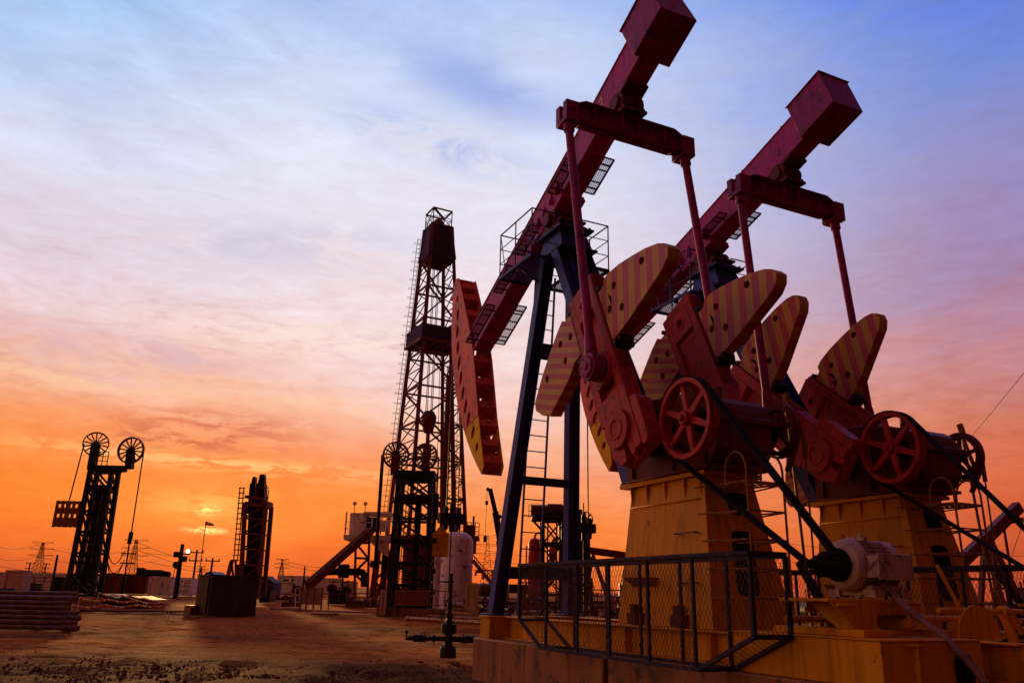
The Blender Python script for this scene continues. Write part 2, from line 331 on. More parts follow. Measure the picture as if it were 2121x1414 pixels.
    bbx(b, -4.0, 4.42, 1.08, 1.48, .225, .905); bbx(b, -4.0, 4.45, 1.06, 1.50, .20, .225); bbx(b, -4.0, 4.45, 1.06, 1.50, .905, .93)
    bbx(b, -.55, .55, 1.0, 1.56, .06, .20)
    for x in (-.45, -.15, .2, .5):
        for s in (-1, 1): b.prism([(0, .23), (.17, .23), (.02, .62), (0, .62)], lambda a, c, t, s=s: bp(t, c, 1.28+s*(.2+a)), x-.012, x+.012)
    for x in (-2.0, -3.3, 2.2): b.tube(bp(x, .93, 1.1), bp(x, .97, 1.1), .03, 6)
    beam = b.build('walking_beam', 'beam', root, bevel=.005)
    b = MB(); bbx(b, -4.66, -3.72, .90, 1.68, .12, 1.00); bbx(b, -4.69, -3.70, .87, 1.71, 1.0, 1.015)
    for k in range(5):
        x = -4.55+k*.18
        for n_ in (.18, .94): b.tube(bp(x, n_, .89), bp(x, n_, .905), .014, 6)
    b.build('tail_weight_box', 'mag', root, bevel=.006)
    if labels.get('mark'):
        b = MB()
        for s in ([(-2.41, .56), (-2.50, .77)], [(-2.50, .77), (-2.38, .735)]):
            (x0, n0), (x1, n1) = s; b.bar(bp(x0, n0, 1.078), bp(x1, n1, 1.078), .035, .004, up=(0, 1, 0))
        b.build('painted_number', 'letter', beam)
    # --- horse head
    outer = HEAD+HTAIL
    hs = [(4.73, 2.28, 60), (4.87, 1.83, 62), (5.06, 1.40, 66), (5.19, .95, 70), (5.28, .50, 78), (5.33, .04, 84), (5.35, -.42, 90), (5.34, -.86, 96), (5.30, -1.27, 100)]
    ht = [(5.2, -1.73, 104), (5.13, -2.2, 106)]
    hm = MB(); tm = MB()
    for v0 in (1.03, 1.515):
        hm.prism(outer, lambda a, c, t: bp(a, c, t), v0, v0+.018, [ell(x, n, .18, .085, radians(118+i*3)) for i, (x, n, a) in enumerate(hs[1:])]+[ell(*hs[0][:2], .10, .06, radians(110))])
        tm.prism(TIP, lambda a, c, t: bp(a, c, t), v0, v0+.018, [ell(x, n, .17 if i == 0 else .11, .08, radians(140)) for i, (x, n, a) in enumerate(ht)])
    # ribs across and front arc plate
    ins = [(4.60, 2.62), (4.50, 2.1), (4.5, 1.5), (4.50, -.1), (4.62, -.7), (4.76, -1.3), (4.84, -1.8), (4.90, -2.3), (4.98, -2.72)]
    for i, (x, n) in enumerate(ins):
        w = min(.95, .3+.24*abs(i-4) if False else .62)
        if i >= 6: w = .42-.08*(i-6)
        mm = hm if n > -1.4 else tm
        d = (1.0, .12)
        a0 = bp(x, n, 1.048); a1 = bp(x+w*.9, n+.02, 1.048); b0 = bp(x, n, 1.515); b1 = bp(x+w*.9, n+.02, 1.515); up_ = bp(x, n+.02, 1.048)-a0
        hm.hexa([a0, a1, b1, b0, a0+up_, a1+up_, b1+up_, b0+up_])
        e = (bp(x, n+.2, 1.048)-a0); hm.hexa([a0, a0+(a1-a0)*.03, b0+(a1-a0)*.03, b0, a0+e, a0+(a1-a0)*.03+e, b0+(a1-a0)*.03+e, b0+e])
    arc = HEAD[2:]+TIP[:5]
    for (xa, na), (xb, nb) in zip(arc[:-1], arc[1:]):
        dx, dn = .02, 0
        hm.hexa([bp(xa-.03, na, 1.048), bp(xa-.002, na, 1.048), bp(xa-.002, na, 1.515), bp(xa-.03, na, 1.515), bp(xb-.03, nb, 1.048), bp(xb-.002, nb, 1.048), bp(xb-.002, nb, 1.515), bp(xb-.03, nb, 1.515)])
    hh = hm.build('horse_head', 'head', root); tm.build('yellow_tip', 'tip', hh)
    # bridle ropes hang plumb from the arc to the carrier bar
    ub = PU+5.76*cos(radians(6)); b = MB()
    for vv in (1.13, 1.43):
        pts = []
        for (x, n) in HEAD[2:]:
            p = bp(x+.02, n, vv); pts.append(p)
        far = max(pts, key=lambda p: p.x); i = pts.index(far); b.path(pts[:i+1], .02, 6); b.tube(far, Vec((far.x, far.y, 3.35)), .02, 6)
    ub = far.x
    b.box(ub-.10, ub+.10, -1.62, -.94, 3.1, 3.35); b.box(ub-.07, ub+.07, -1.50, -1.40, 2.95, 3.5); b.box(ub-.07, ub+.07, -1.16, -1.06, 2.95, 3.5); b.tube(q(ub, 1.28, 3.6), q(ub, 1.28, 2.9), .06, 8)
    b.tube(q(ub, 1.28, 3.9), q(ub, 1.28, 1.0), .018, 8); b.build('bridle', 'dark', root)
    # --- step gratings on the beam
    def grate(x0, x1, v0, v1, n):
        g = MB(); g.bar(bp(x0, n, v0), bp(x1, n, v0), .03); g.bar(bp(x0, n, v1), bp(x1, n, v1), .03)
        k = max(3, int((x1-x0)/.3+.5))
        for i in range(k+1): x = x0+(x1-x0)*i/k; g.bar(bp(x, n, v0), bp(x, n, v1), .025)
        diamonds(g, bp(x0, n, v0), bp(x1, n, v0), bp(x0, n, v1), .004, .05, 1.0)
        vs = 1.08 if v0 < 1.2 else 1.48; vo = v0 if v0 < 1.2 else v1
        for x in (x0+.15, x1-.15): g.bar(bp(x, n-.02, vs), bp(x, n-.02, vo), .03)
        g.build('step_grating', 'redd', root)
    for x0, x1 in ((-1.26, -.38), (.5, 1.35), (1.7, 2.55), (2.96, 4.3)): grate(x0, x1, .80, 1.02, .30)
    for x0, x1 in ((-1.5, -.6), (1.0, 1.9), (2.84, 4.2)): grate(x0, x1, 1.56, 1.80, .32)
    # --- tail bearing, equaliser, pitmans
    sc = bp(-2.93, .20, 1.28); ye = Vec((sc.x, 0, sc.z-.42)) # equaliser top centre
    yu, yz = sc.x+.08, sc.z-.46
    b = MB(); b.box(yu-.30, yu+.30, -1.54, -1.02, yz-.002+.02, yz+.08); b.tube(q(yu, .98, yz+.26), q(yu, 1.58, yz+.26), .15, 14)
    for vv in (1.04, 1.40): b.tube(q(yu, vv, yz+.26), q(yu, vv+.12, yz+.26), .23, 16)
    b.tube(q(yu, 1.22, yz+.2), q(yu, 1.34, yz+.55), .17, 12)
    bbx(b, -3.25, -2.62, 1.04, 1.52, .12, .2)
    for vv in (1.05, 1.5):
        for du in (-.24, .24): b.tube(q(yu+du, vv, yz+.02), q(yu+du, vv, yz+.14), .03, 6)
    b.build('tail_bearing', 'redd', root, bevel=.008)
    b = MB(); h0 = .40
    prof = [(.06, yz-.12), (.30, yz), (2.26, yz), (2.50, yz-.12), (2.50, yz-.34), (2.30, yz-h0), (.26, yz-h0), (.06, yz-.34)]
    b.prism(prof, lambda a, c, t: q(t, a, c), yu-.02, yu+.02)
    for (a, c), (a2, c2) in zip(prof[:3], prof[1:4]): b.hexa([q(yu-.17, a, c-.02), q(yu+.17, a, c-.02), q(yu+.17, a2, c2-.02), q(yu-.17, a2, c2-.02), q(yu-.17, a, c), q(yu+.17, a, c), q(yu+.17, a2, c2), q(yu-.17, a2, c2)])
    for (a, c), (a2, c2) in zip(prof[4:7], prof[5:8]): b.hexa([q(yu-.17, a, c), q(yu+.17, a, c), q(yu+.17, a2, c2), q(yu-.17, a2, c2), q(yu-.17, a, c+.02), q(yu+.17, a, c+.02), q(yu+.17, a2, c2+.02), q(yu-.17, a2, c2+.02)])
    for vv in (.5, 1.1, 1.46, 2.06): b.box(yu-.16, yu+.16, -vv-.01, -vv+.01, yz-h0+.02, yz-.02)
    for vv in (-.0, 2.56):
        b.box(yu-.2, yu-.06, -vv-.13, -vv+.13, yz-.42, yz-.10); b.box(yu+.06, yu+.2, -vv-.13, -vv+.13, yz-.42, yz-.10); b.box(yu-.2, yu+.2, -vv-.13, -vv+.13, yz-.50, yz-.42)
        b.tube(q(yu-.24, vv, yz-.22), q(yu+.24, vv, yz-.22), .075, 12)
    b.build('equaliser_beam', 'mag', root, bevel=.005)
    HU, HZ = -4.68, 3.76; ca = radians(crank_deg); pr_ = 1.12; pu, pz = HU+pr_*cos(ca), HZ+pr_*sin(ca)
    for vv, s in ((0.0, -1), (2.56, 1)):
        b = MB(); top = q(yu, vv, yz-.24); bot = q(pu, vv, pz); d = (bot-top).normalized()
        b.tube(top+d*.12, bot, .075, 14); b.tube(top, top+d*.42, .10, 14); b.tube(bot-d*.55, bot, .085, 14, .12)
        b.tube(q(pu, vv-.1, pz), q(pu, vv+.1, pz), .22, 20); b.tube(q(pu, vv-.13, pz), q(pu, vv+.13, pz), .17, 20); b.tube(q(pu, vv-.15, pz), q(pu, vv+.15, pz), .06, 12)
        for k in range(6): a_ = k*pi/3; b.tube(q(pu+.15*cos(a_), vv-.145, pz+.15*sin(a_)), q(pu+.15*cos(a_), vv+.145, pz+.15*sin(a_)), .018, 6)
        b.build('pitman_arm', 'mag', root)
    # --- gearbox
    b = MB()
    gp = [(-3.98, 3.10), (-4.0, 3.62), (-4.06, 3.9), (-4.18, 4.08), (-4.36, 4.2), (-4.6, 4.26), (-5.3, 4.24), (-5.6, 4.14), (-5.9, 4.08), (-6.06, 3.98), (-6.12, 3.85), (-6.12, 3.35), (-5.9, 3.10)]
    b.prism(gp, lambda a, c, t: q(a, t, c), .74, 1.72); b.box(-6.20, -3.92, -1.78, -.68, 3.70, 3.78); b.box(-6.05, -3.85, -1.74, -.80, 3.092, 3.14)
    for uu in (-4.1, -4.7, -5.3, -5.95):
        for vv in (.71, 1.75): b.tube(q(uu, vv, 3.66), q(uu, vv, 3.83), .025, 6)
    b.tube(q(-4.9, .9, 4.0), q(-4.9, 1.6, 4.0), .30, 20); b.box(-5.2, -4.5, -1.5, -1.0, 4.24, 4.29)
    for uu in (-4.2, -5.2, -5.9): b.box(uu-.02, uu+.02, -1.77, -.69, 3.14, 3.70)
    b.tube(q(-5.55, 1.28, 4.1), q(-5.55, 1.28, 4.34), .09, 10)
    b.build('gearbox', 'redd', root, bevel=.012)
    b = MB(); b.tube(q(HU, .3, HZ), q(HU, 2.26, HZ), .17, 16)
    for v0, v1 in ((.56, .74), (1.72, 1.98)): b.tube(q(HU, v0, HZ), q(HU, v1, HZ), .34, 22); b.tube(q(-5.86, v0+.04, 3.74), q(-5.86, v1-.04, 3.74), .17, 16)
    for v0 in (.55, 2.005):
        for k in range(8): a_ = k*pi/4; b.tube(q(HU+.28*cos(a_), v0-.01, HZ+.28*sin(a_)), q(HU+.28*cos(a_), v0+.03, HZ+.28*sin(a_)), .022, 6)
    b.build('crank_shaft', 'dark', root)
    WC = (-5.86, 3.74)
    b = MB(); c = q(WC[0], .50, WC[1]); ax = (0, 1, 0)
    b.ring(c, ax, .485, .555, .17, 56); b.ring(c, ax, .555, .575, .03, 56); b.tube(q(WC[0], .39, WC[1]), q(WC[0], .62, WC[1]), .095, 16); b.tube(q(WC[0], .34, WC[1]), q(WC[0], .40, WC[1]), .045, 10)
    for k in range(6):
        a_ = radians(20+k*60); d = Vec((cos(a_), 0, sin(a_))); p0 = c+d*.07; p1 = c+d*.5; n = Vec((-sin(a_), 0, cos(a_)))
        b.hexa([p0-n*.055+Vec((0, -.03, 0)), p0+n*.055+Vec((0, -.03, 0)), p0+n*.055+Vec((0, .03, 0)), p0-n*.055+Vec((0, .03, 0)), p1-n*.035+Vec((0, -.03, 0)), p1+n*.035+Vec((0, -.03, 0)), p1+n*.035+Vec((0, .03, 0)), p1-n*.035+Vec((0, .03, 0))])
    b.build('drive_wheel', 'red', root, bevel=.006)
    b = MB(); c = q(WC[0], 2.1, WC[1]); b.ring(c, ax, .30, .36, .12, 30); b.tube(q(WC[0], 1.9, WC[1]), q(WC[0], 2.16, WC[1]), .07, 12)
    for k in range(5): a_ = radians(20+k*72); b.bar(c, c+Vec((cos(a_), 0, sin(a_)))*.32, .05)
    b.ring(q(WC[0], 2.1, WC[1]), ax, .37, .40, .07, 30); b.bar(q(WC[0]-.3, 2.1, WC[1]-.25), q(WC[0]-.1, 2.1, 3.15), .06); b.build('brake_drum', 'redd', root)
    # --- brake linkage
    b = MB(); b.bar(q(-6.05, 2.15, 3.5), q(-5.7, 2.42, 4.2), .05); b.bar(q(-5.7, 2.42, 4.35), q(-5.75, 2.42, 4.1), .08, .06)
    b.tube(q(-5.72, 2.42, 4.15), q(-5.85, 2.42, 1.1), .022, 8); b.tube(q(-6.0, 2.42, 3.65), q(-5.98, 2.42, 1.4), .014, 8); b.tube(q(-6.0, 2.42, 3.75), q(-6.0, 2.42, 3.35), .035, 8)
    b.build('brake_rod', 'yeld', root)
    # --- motor, belts
    MU, MZ = -8.08, 1.79
    b = MB(); pf = [(.05, .60), (.2, .60), (.29, .66), (.30, .72), (.30, 1.50), (.285, 1.60), (.24, 1.69), (.1, 1.72)]
    pf = [(.06, .62), (.20, .63), (.27, .67), (.305, .75), (.31, .86), (.275, .88), (.275, 1.44), (.31, 1.46), (.31, 1.58), (.27, 1.66), (.12, 1.70)]
    pf = [(r_*.86, .62+(v_-.62)*.66) for r_, v_ in pf]; b.lathe(pf, q(MU, 0, MZ), (0, -1, 0), 40)
    for k in range(30):
        a_ = 2*pi*k/30
        if -.35 < a_-pi < .35: continue
        d = Vec((cos(a_), 0, sin(a_))); p = q(MU, .80, MZ)+d*.243; b.bar(p, p+Vec((0, -.36, 0)), .012, .04, up=d)
    b.box(MU-.13, MU+.13, -.93, -.88, MZ+.25, MZ+.295); b.tube(q(MU, .98, MZ+.25), q(MU, .98, MZ+.33), .03, 8)
    mo = b.build('motor', 'motor', root, bevel=.004)
    b = MB(); b.box(MU-.40, MU-.22, -1.20, -.74, MZ-.13, MZ+.09); b.build('terminal_box', 'motor', mo, bevel=.008)
    b = MB(); b.box(MU-.42, MU-.40, -1.22, -.72, MZ-.15, MZ+.11)
    for dv_, dz_ in ((.76, -.12), (1.18, -.12), (.76, .08), (1.18, .08)): b.tube(q(MU-.42, dv_, MZ+dz_), q(MU-.43, dv_, MZ+dz_), .010, 6)
    b.build('terminal_cover', 'motor', mo, bevel=.005)
    b = MB(); b.box(MU-.30, MU-.16, -.90, -.76, MZ-.32, MZ-.24); b.box(MU-.30, MU-.16, -1.28, -1.14, MZ-.32, MZ-.24); b.box(MU+.16, MU+.30, -.90, -.76, MZ-.32, MZ-.24); b.box(MU+.16, MU+.30, -1.28, -1.14, MZ-.32, MZ-.24); b.box(MU-.24, MU+.24, -1.25, -.80, MZ-.3, MZ-.2); b.build('motor_foot', 'motor', root)
    b = MB(); b.lathe([(.025, .18), (.04, .19), (.045, .27), (.08, .30), (.10, .38), (.13, .42), (.14, .54), (.17, .58), (.17, .62), (.10, .66)], q(MU, 0, MZ), (0, -1, 0), 24); b.build('motor_pulley', 'belt', root)
    b = MB()
    for vv in (.44, .51):
        R1, R2 = .56, .14; dx, dz = MU-WC[0], MZ-WC[1]; D = hypot(dx, dz); base = atan2(dz, dx); off = math.acos((R1-R2)/D)
        for s in (1, -1):
            a_ = base+s*off; p1 = q(WC[0]+R1*cos(a_), vv, WC[1]+R1*sin(a_)); p2 = q(MU+R2*cos(a_), vv, MZ+R2*sin(a_)); b.bar(p1, p2, .058, .026, up=(cos(a_), 0, sin(a_)))
        a0 = base+off; a1 = base-off+2*pi; pts = [q(WC[0]+.568*cos(a0+(a1-a0)*k/30), vv, WC[1]+.565*sin(a0+(a1-a0)*k/30)) for k in range(31)]
        for pa, pb in zip(pts[:-1], pts[1:]): b.bar(pa, pb, .058, .022, up=((pa+pb)/2-q(WC[0], vv, WC[1])))
    b.build('drive_belt', 'belt', root)
    b = MB()
    b.box(-8.42, -7.76, -1.36, -.06, 1.42, 1.45)
    b.ibar(q(-8.42, .42, 1.37), q(-8.42, 1.36, 1.37), .08, .12, .012); b.ibar(q(-7.78, .42, 1.37), q(-7.78, 1.36, 1.37), .08, .12, .012)
    for vv in (.50, 1.25): b.prism([(-8.40, 1.42), (-7.70, 1.42), (-8.15, 1.13), (-8.30, 1.13)] if vv < 1 else [(-8.40, 1.42), (-7.70, 1.42), (-7.95, 1.15), (-8.2, 1.15)], lambda a, c, t: q(a, t, c), vv, vv+.03)
    b.box(-8.6, -7.4, -.66, -.30, 1.102, 1.17); b.box(-8.6, -7.4, -1.64, -1.42, 1.102, 1.17)
    b.prism([(.02, 1.44), (.72, 1.44), (.60, 1.14), (.40, 1.14)], lambda a, c, t: q(t, a, c), -8.47, -8.44); b.tube(q(-8.49, .10, 1.39), q(-8.49, .34, 1.39), .018, 6)
    b.tube(q(-8.3, .45, 1.15), q(-8.3, .6, 1.15), .05, 10); b.tube(q(-7.6, .3, 1.24), q(-7.6, 1.7, 1.24), .035, 8); b.tube(q(-8.5, 1.12, 1.22), q(-8.1, 1.12, 1.22), .06, 10)
    b.tube(q(-8.5, 1.2, 1.28), q(-8.5, 2.2, 1.28), .03, 8); b.build('motor_rail', 'yel', root, bevel=.004)
    # hand-brake quadrant behind the motor
    b = MB(); b.prism([(1.80+.32*cos(radians(a)), 1.10+.32*sin(radians(a))) for a in range(0, 181, 15)], lambda a, c, t: q(t, a, c), -8.72, -8.70); b.box(-8.7, -8.4, -1.84, -1.76, 1.1, 1.3)
    b.tube(q(-8.66, 1.3, 1.36), q(-8.66, 2.62, 1.36), .03, 8); b.tube(q(-8.66, 2.26, 1.36), q(-8.66, 2.36, 1.36), .06, 10); b.bar(q(-8.66, 2.3, 1.36), q(-8.66, 2.4, 1.06), .09, .05); b.bar(q(-8.66, 2.42, 1.34), q(-8.66, 2.56, 1.14), .05, .04)
    b.bar(q(-8.70, 1.72, 1.15), q(-8.62, 1.42, 1.80), .035, .025)
    b.build('brake_quadrant', 'yel', root)
    b = MB(); b.smooth_path([q(-8.3, .98, 1.62), q(-8.45, .98, 1.46), q(-8.62, .98, 1.32), q(-8.9, 1.0, 1.14), q(-9.15, 1.05, .86), q(-9.4, 1.1, .4), q(-9.5, 1.1, -.05)], .035, 10); b.build('cable_conduit', 'pipe', root)
    b = MB(); b.prism([(-6.92, 1.1), (-7.12, 1.1), (-6.55, 1.9), (-6.5, 1.9)], lambda a, c, t: q(a, t, c), 1.62, 1.66); b.bar(q(-6.5, 1.64, 1.9), q(-7.0, 1.64, 1.1), .06, .10); b.build('brake_lever_guard', 'dark', root)
    # --- work platforms
    for side, v0, v1 in ((-1, .4, 1.0), (1, 1.58, 2.2)):
        b = MB(); ua, ubk = .19, -1.30; z = 7.88; vo = v0 if side < 0 else v1; vi = v1 if side < 0 else v0
        for a, c in (((ua, vo), (ubk, vo)), ((ua, vi), (ubk, vi)), ((ua, vo), (ua, vi)), ((ubk, vo), (ubk, vi))): b.bar(q(*a, z), q(*c, z), .05, .06)
        diamonds(b, q(ua, v0, z), q(ubk, v0, z), q(ua, v1, z), .005, .07, 1.0)
        corners = [(ua, vi), (ua, vo), ((ua+ubk)/2, vo), (ubk, vo), (ubk, vi)]
        for i, cc in enumerate(corners):
            b.tube(q(*cc, z), q(*cc, z+1.02), .014, 6)
            if i: 
                for zz in (.34, .68, 1.02): b.tube(q(*corners[i-1], z+zz), q(*cc, z+zz), .010 if zz < 1 else .015, 6)
        b.tube(q(ua, vo, z+1.02), q(ua-.3, vo, z), .010, 6)
        b.bar(q(-.7, vo, z-.03), q(-.85, 1.28+side*.3, z-.45), .05); b.build('work_platform', 'dark' if side > 0 else 'blue', root)
    # --- cranks
    for ci, (v0, v1) in enumerate(((.16, .44), (2.12, 2.40))):
        # local frame: origin at hub, x along crank axis, z perpendicular, y = thickness
        def cp(s, t, v): return Vec((s, -v, t))
        M4 = Matrix(((cos(ca), 0, -sin(ca), HU), (0, 1, 0, 0), (sin(ca), 0, cos(ca), HZ), (0, 0, 0, 1)))
        # t axis must be (-sin ca, cos ca): matches columns above
        out = ell  # noqa
        near = v0 if ci == 0 else v1; far = v1 if ci == 0 else v0; sg = 1 if ci == 0 else -1
        b = MB(); web = near+sg*.12
        body = [(-.54, -.18), (-.54, .30), (-.48, .40), (2.80, .40), (2.90, .30), (2.90, -.30), (2.78, -.40), (.30, -.40), (0, -.40), (-.40, -.30)]
        web2 = far-sg*.06; b.prism(body, cp, min(web, web2), max(web, web2))
        for a_, c_ in ((min(far, web2), max(far, web2)),):
            b.prism([(-.52, -.18), (-.52, .40), (.62, .40), (.62, -.40), (.10, -.40), (-.3, -.32)], cp, a_, c_); b.prism([(.62, .26), (.62, .40), (2.80, .40), (2.80, .26)], cp, a_, c_); b.prism([(.62, -.40), (.62, -.26), (2.80, -.26), (2.80, -.40)], cp, a_, c_)
            b.prism([(2.2, -.26), (2.2, .26), (2.80, .26), (2.80, -.26)], cp, a_, c_, [ell(2.45, 0, .075, .075)])
        b.ring(cp(2.45, 0, (v0+v1)/2), (0, 1, 0), .075, .12, abs(v1-v0)+.03, 20)
        a_, c_ = (min(near, web), max(near, web))
        b.prism([(-.48, .22), (-.48, .40), (2.80, .40), (2.80, .22)], cp, a_, c_); b.prism([(.25, -.40), (.25, -.22), (2.78, -.22), (2.78, -.40)], cp, a_, c_)
        b.prism([(2.2, -.22), (2.2, .22), (2.80, .22), (2.80, -.22)], cp, a_, c_, [ell(2.45, 0, .075, .075)])
        b.prism([(-.52, -.18), (-.52, -.03), (-.30, .0), (-.30, .08), (-.52, .12), (-.52, .22), (.62, .22), (.62, -.22), (.25, -.22), (.22, -.36), (-.3, -.32)], cp, a_, c_)
        b.prism([(.85, -.22), (.85, .22), (1.38, .22), (1.38, -.22)], cp, a_, c_)
        b.tube(cp(0, 0, near-sg*.06), cp(0, 0, near), .30, 26); b.ring(cp(0, 0, near-sg*.065), (0, 1, 0), .12, .17, .02, 24)
        b.prism([(-.52, .401), (-.52, .50), (-.44, .57), (.20, .57), (.28, .50), (.28, .401)], cp, min(near, far)+.01, max(near, far)-.01)
        b.tube(cp(1.12, 0, near-sg*.02), cp(1.12, 0, near), .28, 24)
        for i in range(46): s = .9+i*.042; b.box(s, s+.02, -v1+.03, -v0-.03, .401, .425)
        cr = b.build('crank', 'red', root, bevel=.008); cr.matrix_local = M4
        if ci == 0 and dv < 1:
            tks = (MB(), MB())
            for i in range(64):
                s = .55+i*.035; ln = .06 if i % 5 == 0 else .03
                for tk, t0, sgn in ((tks[0], .395, -1), (tks[1], -.395, 1)): tk.hexa([cp(s, t0, near-.003), cp(s+.008, t0, near-.003), cp(s+.008, t0+sgn*ln, near-.003), cp(s, t0+sgn*ln, near-.003), cp(s, t0, near-.001), cp(s+.008, t0, near-.001), cp(s+.008, t0+sgn*ln, near-.001), cp(s, t0+sgn*ln, near-.001)])
            for tk in tks: tk.build('ruler_marks', 'ink', cr)
        for wi in (0, 1):
            sl = slides[wi]
            if wi == 0:
                poly = [(1.33, .43), (1.33, .88), (1.44, 1.95), (1.52, 2.10), (1.64, 2.17), (1.76, 2.12), (1.88, 2.0), (2.05, 1.73), (2.2, 1.42), (2.34, 1.10), (2.43, .80), (2.43, .66), (2.34, .60), (2.34, .43)]
                hl = [(1.93, 1.59), (2.12, .84), (1.65, .86), (1.85, .58)]; sm = stripes('hazard_stripes', radians(-crank_w[dv][0]), .31)
                hl = [(s_+sl, t_) for s_, t_ in hl]; poly = [(s_+sl, t_) for s_, t_ in poly]
            else:
                poly = [(1.50, -.43), (1.50, -.65), (1.36, -.9), (1.17, -1.70), (1.34, -1.95), (1.55, -2.12), (1.72, -2.10), (1.80, -1.98), (2.0, -1.68), (2.2, -1.30), (2.38, -.92), (2.46, -.70), (2.38, -.62), (2.38, -.43)]
                poly = [(s_+sl, t_) for s_, t_ in poly]; hl = [(2.11+sl, -.91), (1.73+sl, -.89), (1.83+sl, -1.55), (2.0+sl, -.58)]; sm = stripes('hazard_stripes', radians(-crank_w[dv][1]), .18)
            b = MB(); c0, c1 = near+sg*.015, near+sg*.235
            b.prism(poly, cp, min(c0, c1), max(c0, c1), [ell(x, y, .062, .062, 0, 14) for x, y in hl])
            tsg = 1 if wi == 0 else -1
            cw = b.build('counterweight', sm, cr, bevel=.018)
            b = MB(); b.prism([(1.22+sl, tsg*.41), (1.22+sl, tsg*.58), (1.33+sl, tsg*.62), (1.33+sl, tsg*.41)] if wi == 0 else [(1.38+sl, tsg*.41), (1.38+sl, tsg*.55), (1.50+sl, tsg*.60), (1.50+sl, tsg*.41)], cp, v0+.03, v1+.0)
            b.tube(cp(1.26+sl, tsg*.50, v0-.02), cp(1.26+sl, tsg*.50, v1+.05), .05, 8); b.build('clamp_bolt', 'dark', cr); b = MB(); b.tube(cp(2.40+sl, tsg*.47, v0), cp(2.40+sl, tsg*.47, v1+.03), .04, 8); b.build('clamp_bolt', 'dark', cr)
            for x, y in hl: b = MB(); b.tube(cp(x, y, c0+sg*.08), cp(x, y, c0+sg*.09), .0621, 12); b.build('lifting_hole_shade', 'gap', cr)  # near-black discs inside the open holes stand in for their shade
    return root
crank_w = {0: (0.0, 0.0), 4.0: (0.0, 0.0)}
# stripe directions in each weight's own frame: upright bands on one, level bands on the other when the crank stands at 66 degrees
crank_w = {0: (66.0, -37.5), 4.0: (50.0, -37.5)}
GP = 'pair of red beam pumping units on concrete plinths'
pump_unit(0, 26.57, 66.0, (0, .25), dict(unit='red pump jack with its tail box cut by the top edge', mark=True), GP, False)
pump_unit(4.0, 18.4, 39.0, (.3, .3), dict(unit='red pump jack at the right with the lower tail box and flatter beam'), GP, False)
# plinths
def plinth(dv, lab):
    root = thing('concrete_plinth', ORG+T_*dv, lab, 'concrete plinth', 'concrete plinths under the pumping units', RZ)
    b = MB(); b.box(-4.40, .06, -2.56, 0, -.3, .68); b.build('front_block', 'conc', root, bevel=.02)
    b = MB(); b.box(-12.0, -4.52, -2.56, 0, -.3, .68); b.build('rear_block', 'conc', root, bevel=.02)
    b = MB(); b.box(-4.52, -4.40, -2.50, -.07, -.3, .60); b.build('joint_filler', 'gap', root)
plinth(0, 'long stained concrete plinth with a dark joint under the nearer pump jack')
plinth(4.0, 'concrete plinth in shade under the second pump jack at the right')
# guard cages
def cage(dv, lab):
    root = thing('guard_fence', ORG+T_*dv, lab, 'guard fence', 'mesh guard fences round the cranks', RZ); q = u3
    U_ = [-2.65, -3.52, -4.42, -5.23, -6.09, -6.95, -7.88]
    prof = [(-2.65, 1.86), (-2.65, 1.07), (-3.38, .70), (-6.98, .70), (-7.88, 1.07), (-7.88, 1.86)]
    b = MB()
    for v in (-.4, .08):
        for a, c in zip(prof, prof[1:]+prof[:1]): b.bar(q(a[0], v, a[1]), q(c[0], v, c[1]), .042, .042)
        for uu in U_[1:-1]: b.bar(q(uu, v, 1.86), q(uu, v, .72), .034, .034, up=(1, 0, 0))
    for a in prof: b.bar(q(a[0], -.4, a[1]), q(a[0], .08, a[1]), .045)
    for uu in (-2.65, -7.88): b.bar(q(uu, -.4, 1.87), q(uu, .08, 1.87), .06)
    b.box(-7.9, -2.63, .36, .44, 1.86, 1.90)
    b.build('fence_frame', 'fence', root)
    b = MB()
    diamonds(b, q(-2.65, -.4, 1.07), q(-7.88, -.4, 1.07), q(-2.65, -.4, 1.86), .0019, .065, 1.9)
    diamonds(b, q(-3.38, -.4, .70), q(-6.98, -.4, .70), q(-3.38, -.4, 1.07), .0019, .065, 1.9)
    diamonds(b, q(-2.65, -.4, 1.07), q(-3.38, -.4, .70), q(-2.65, .08, 1.07), .0019, .07, 1.4); diamonds(b, q(-7.88, -.4, 1.07), q(-6.98, -.4, .70), q(-7.88, .08, 1.07), .0019, .07, 1.4)
    diamonds(b, q(-7.88, -.4, 1.07), q(-7.88, .08, 1.07), q(-7.88, -.4, 1.86), .0019, .065, 1.9); diamonds(b, q(-2.65, -.4, 1.07), q(-2.65, .08, 1.07), q(-2.65, -.4, 1.86), .0019, .065, 1.9)
    b.build('wire_mesh', 'rust', root)
cage(0, 'dark blue mesh guard fence hanging over the near plinth before the yellow pedestal')
cage(4.0, 'dark mesh guard fence behind the pale motor, round the second pump jack')

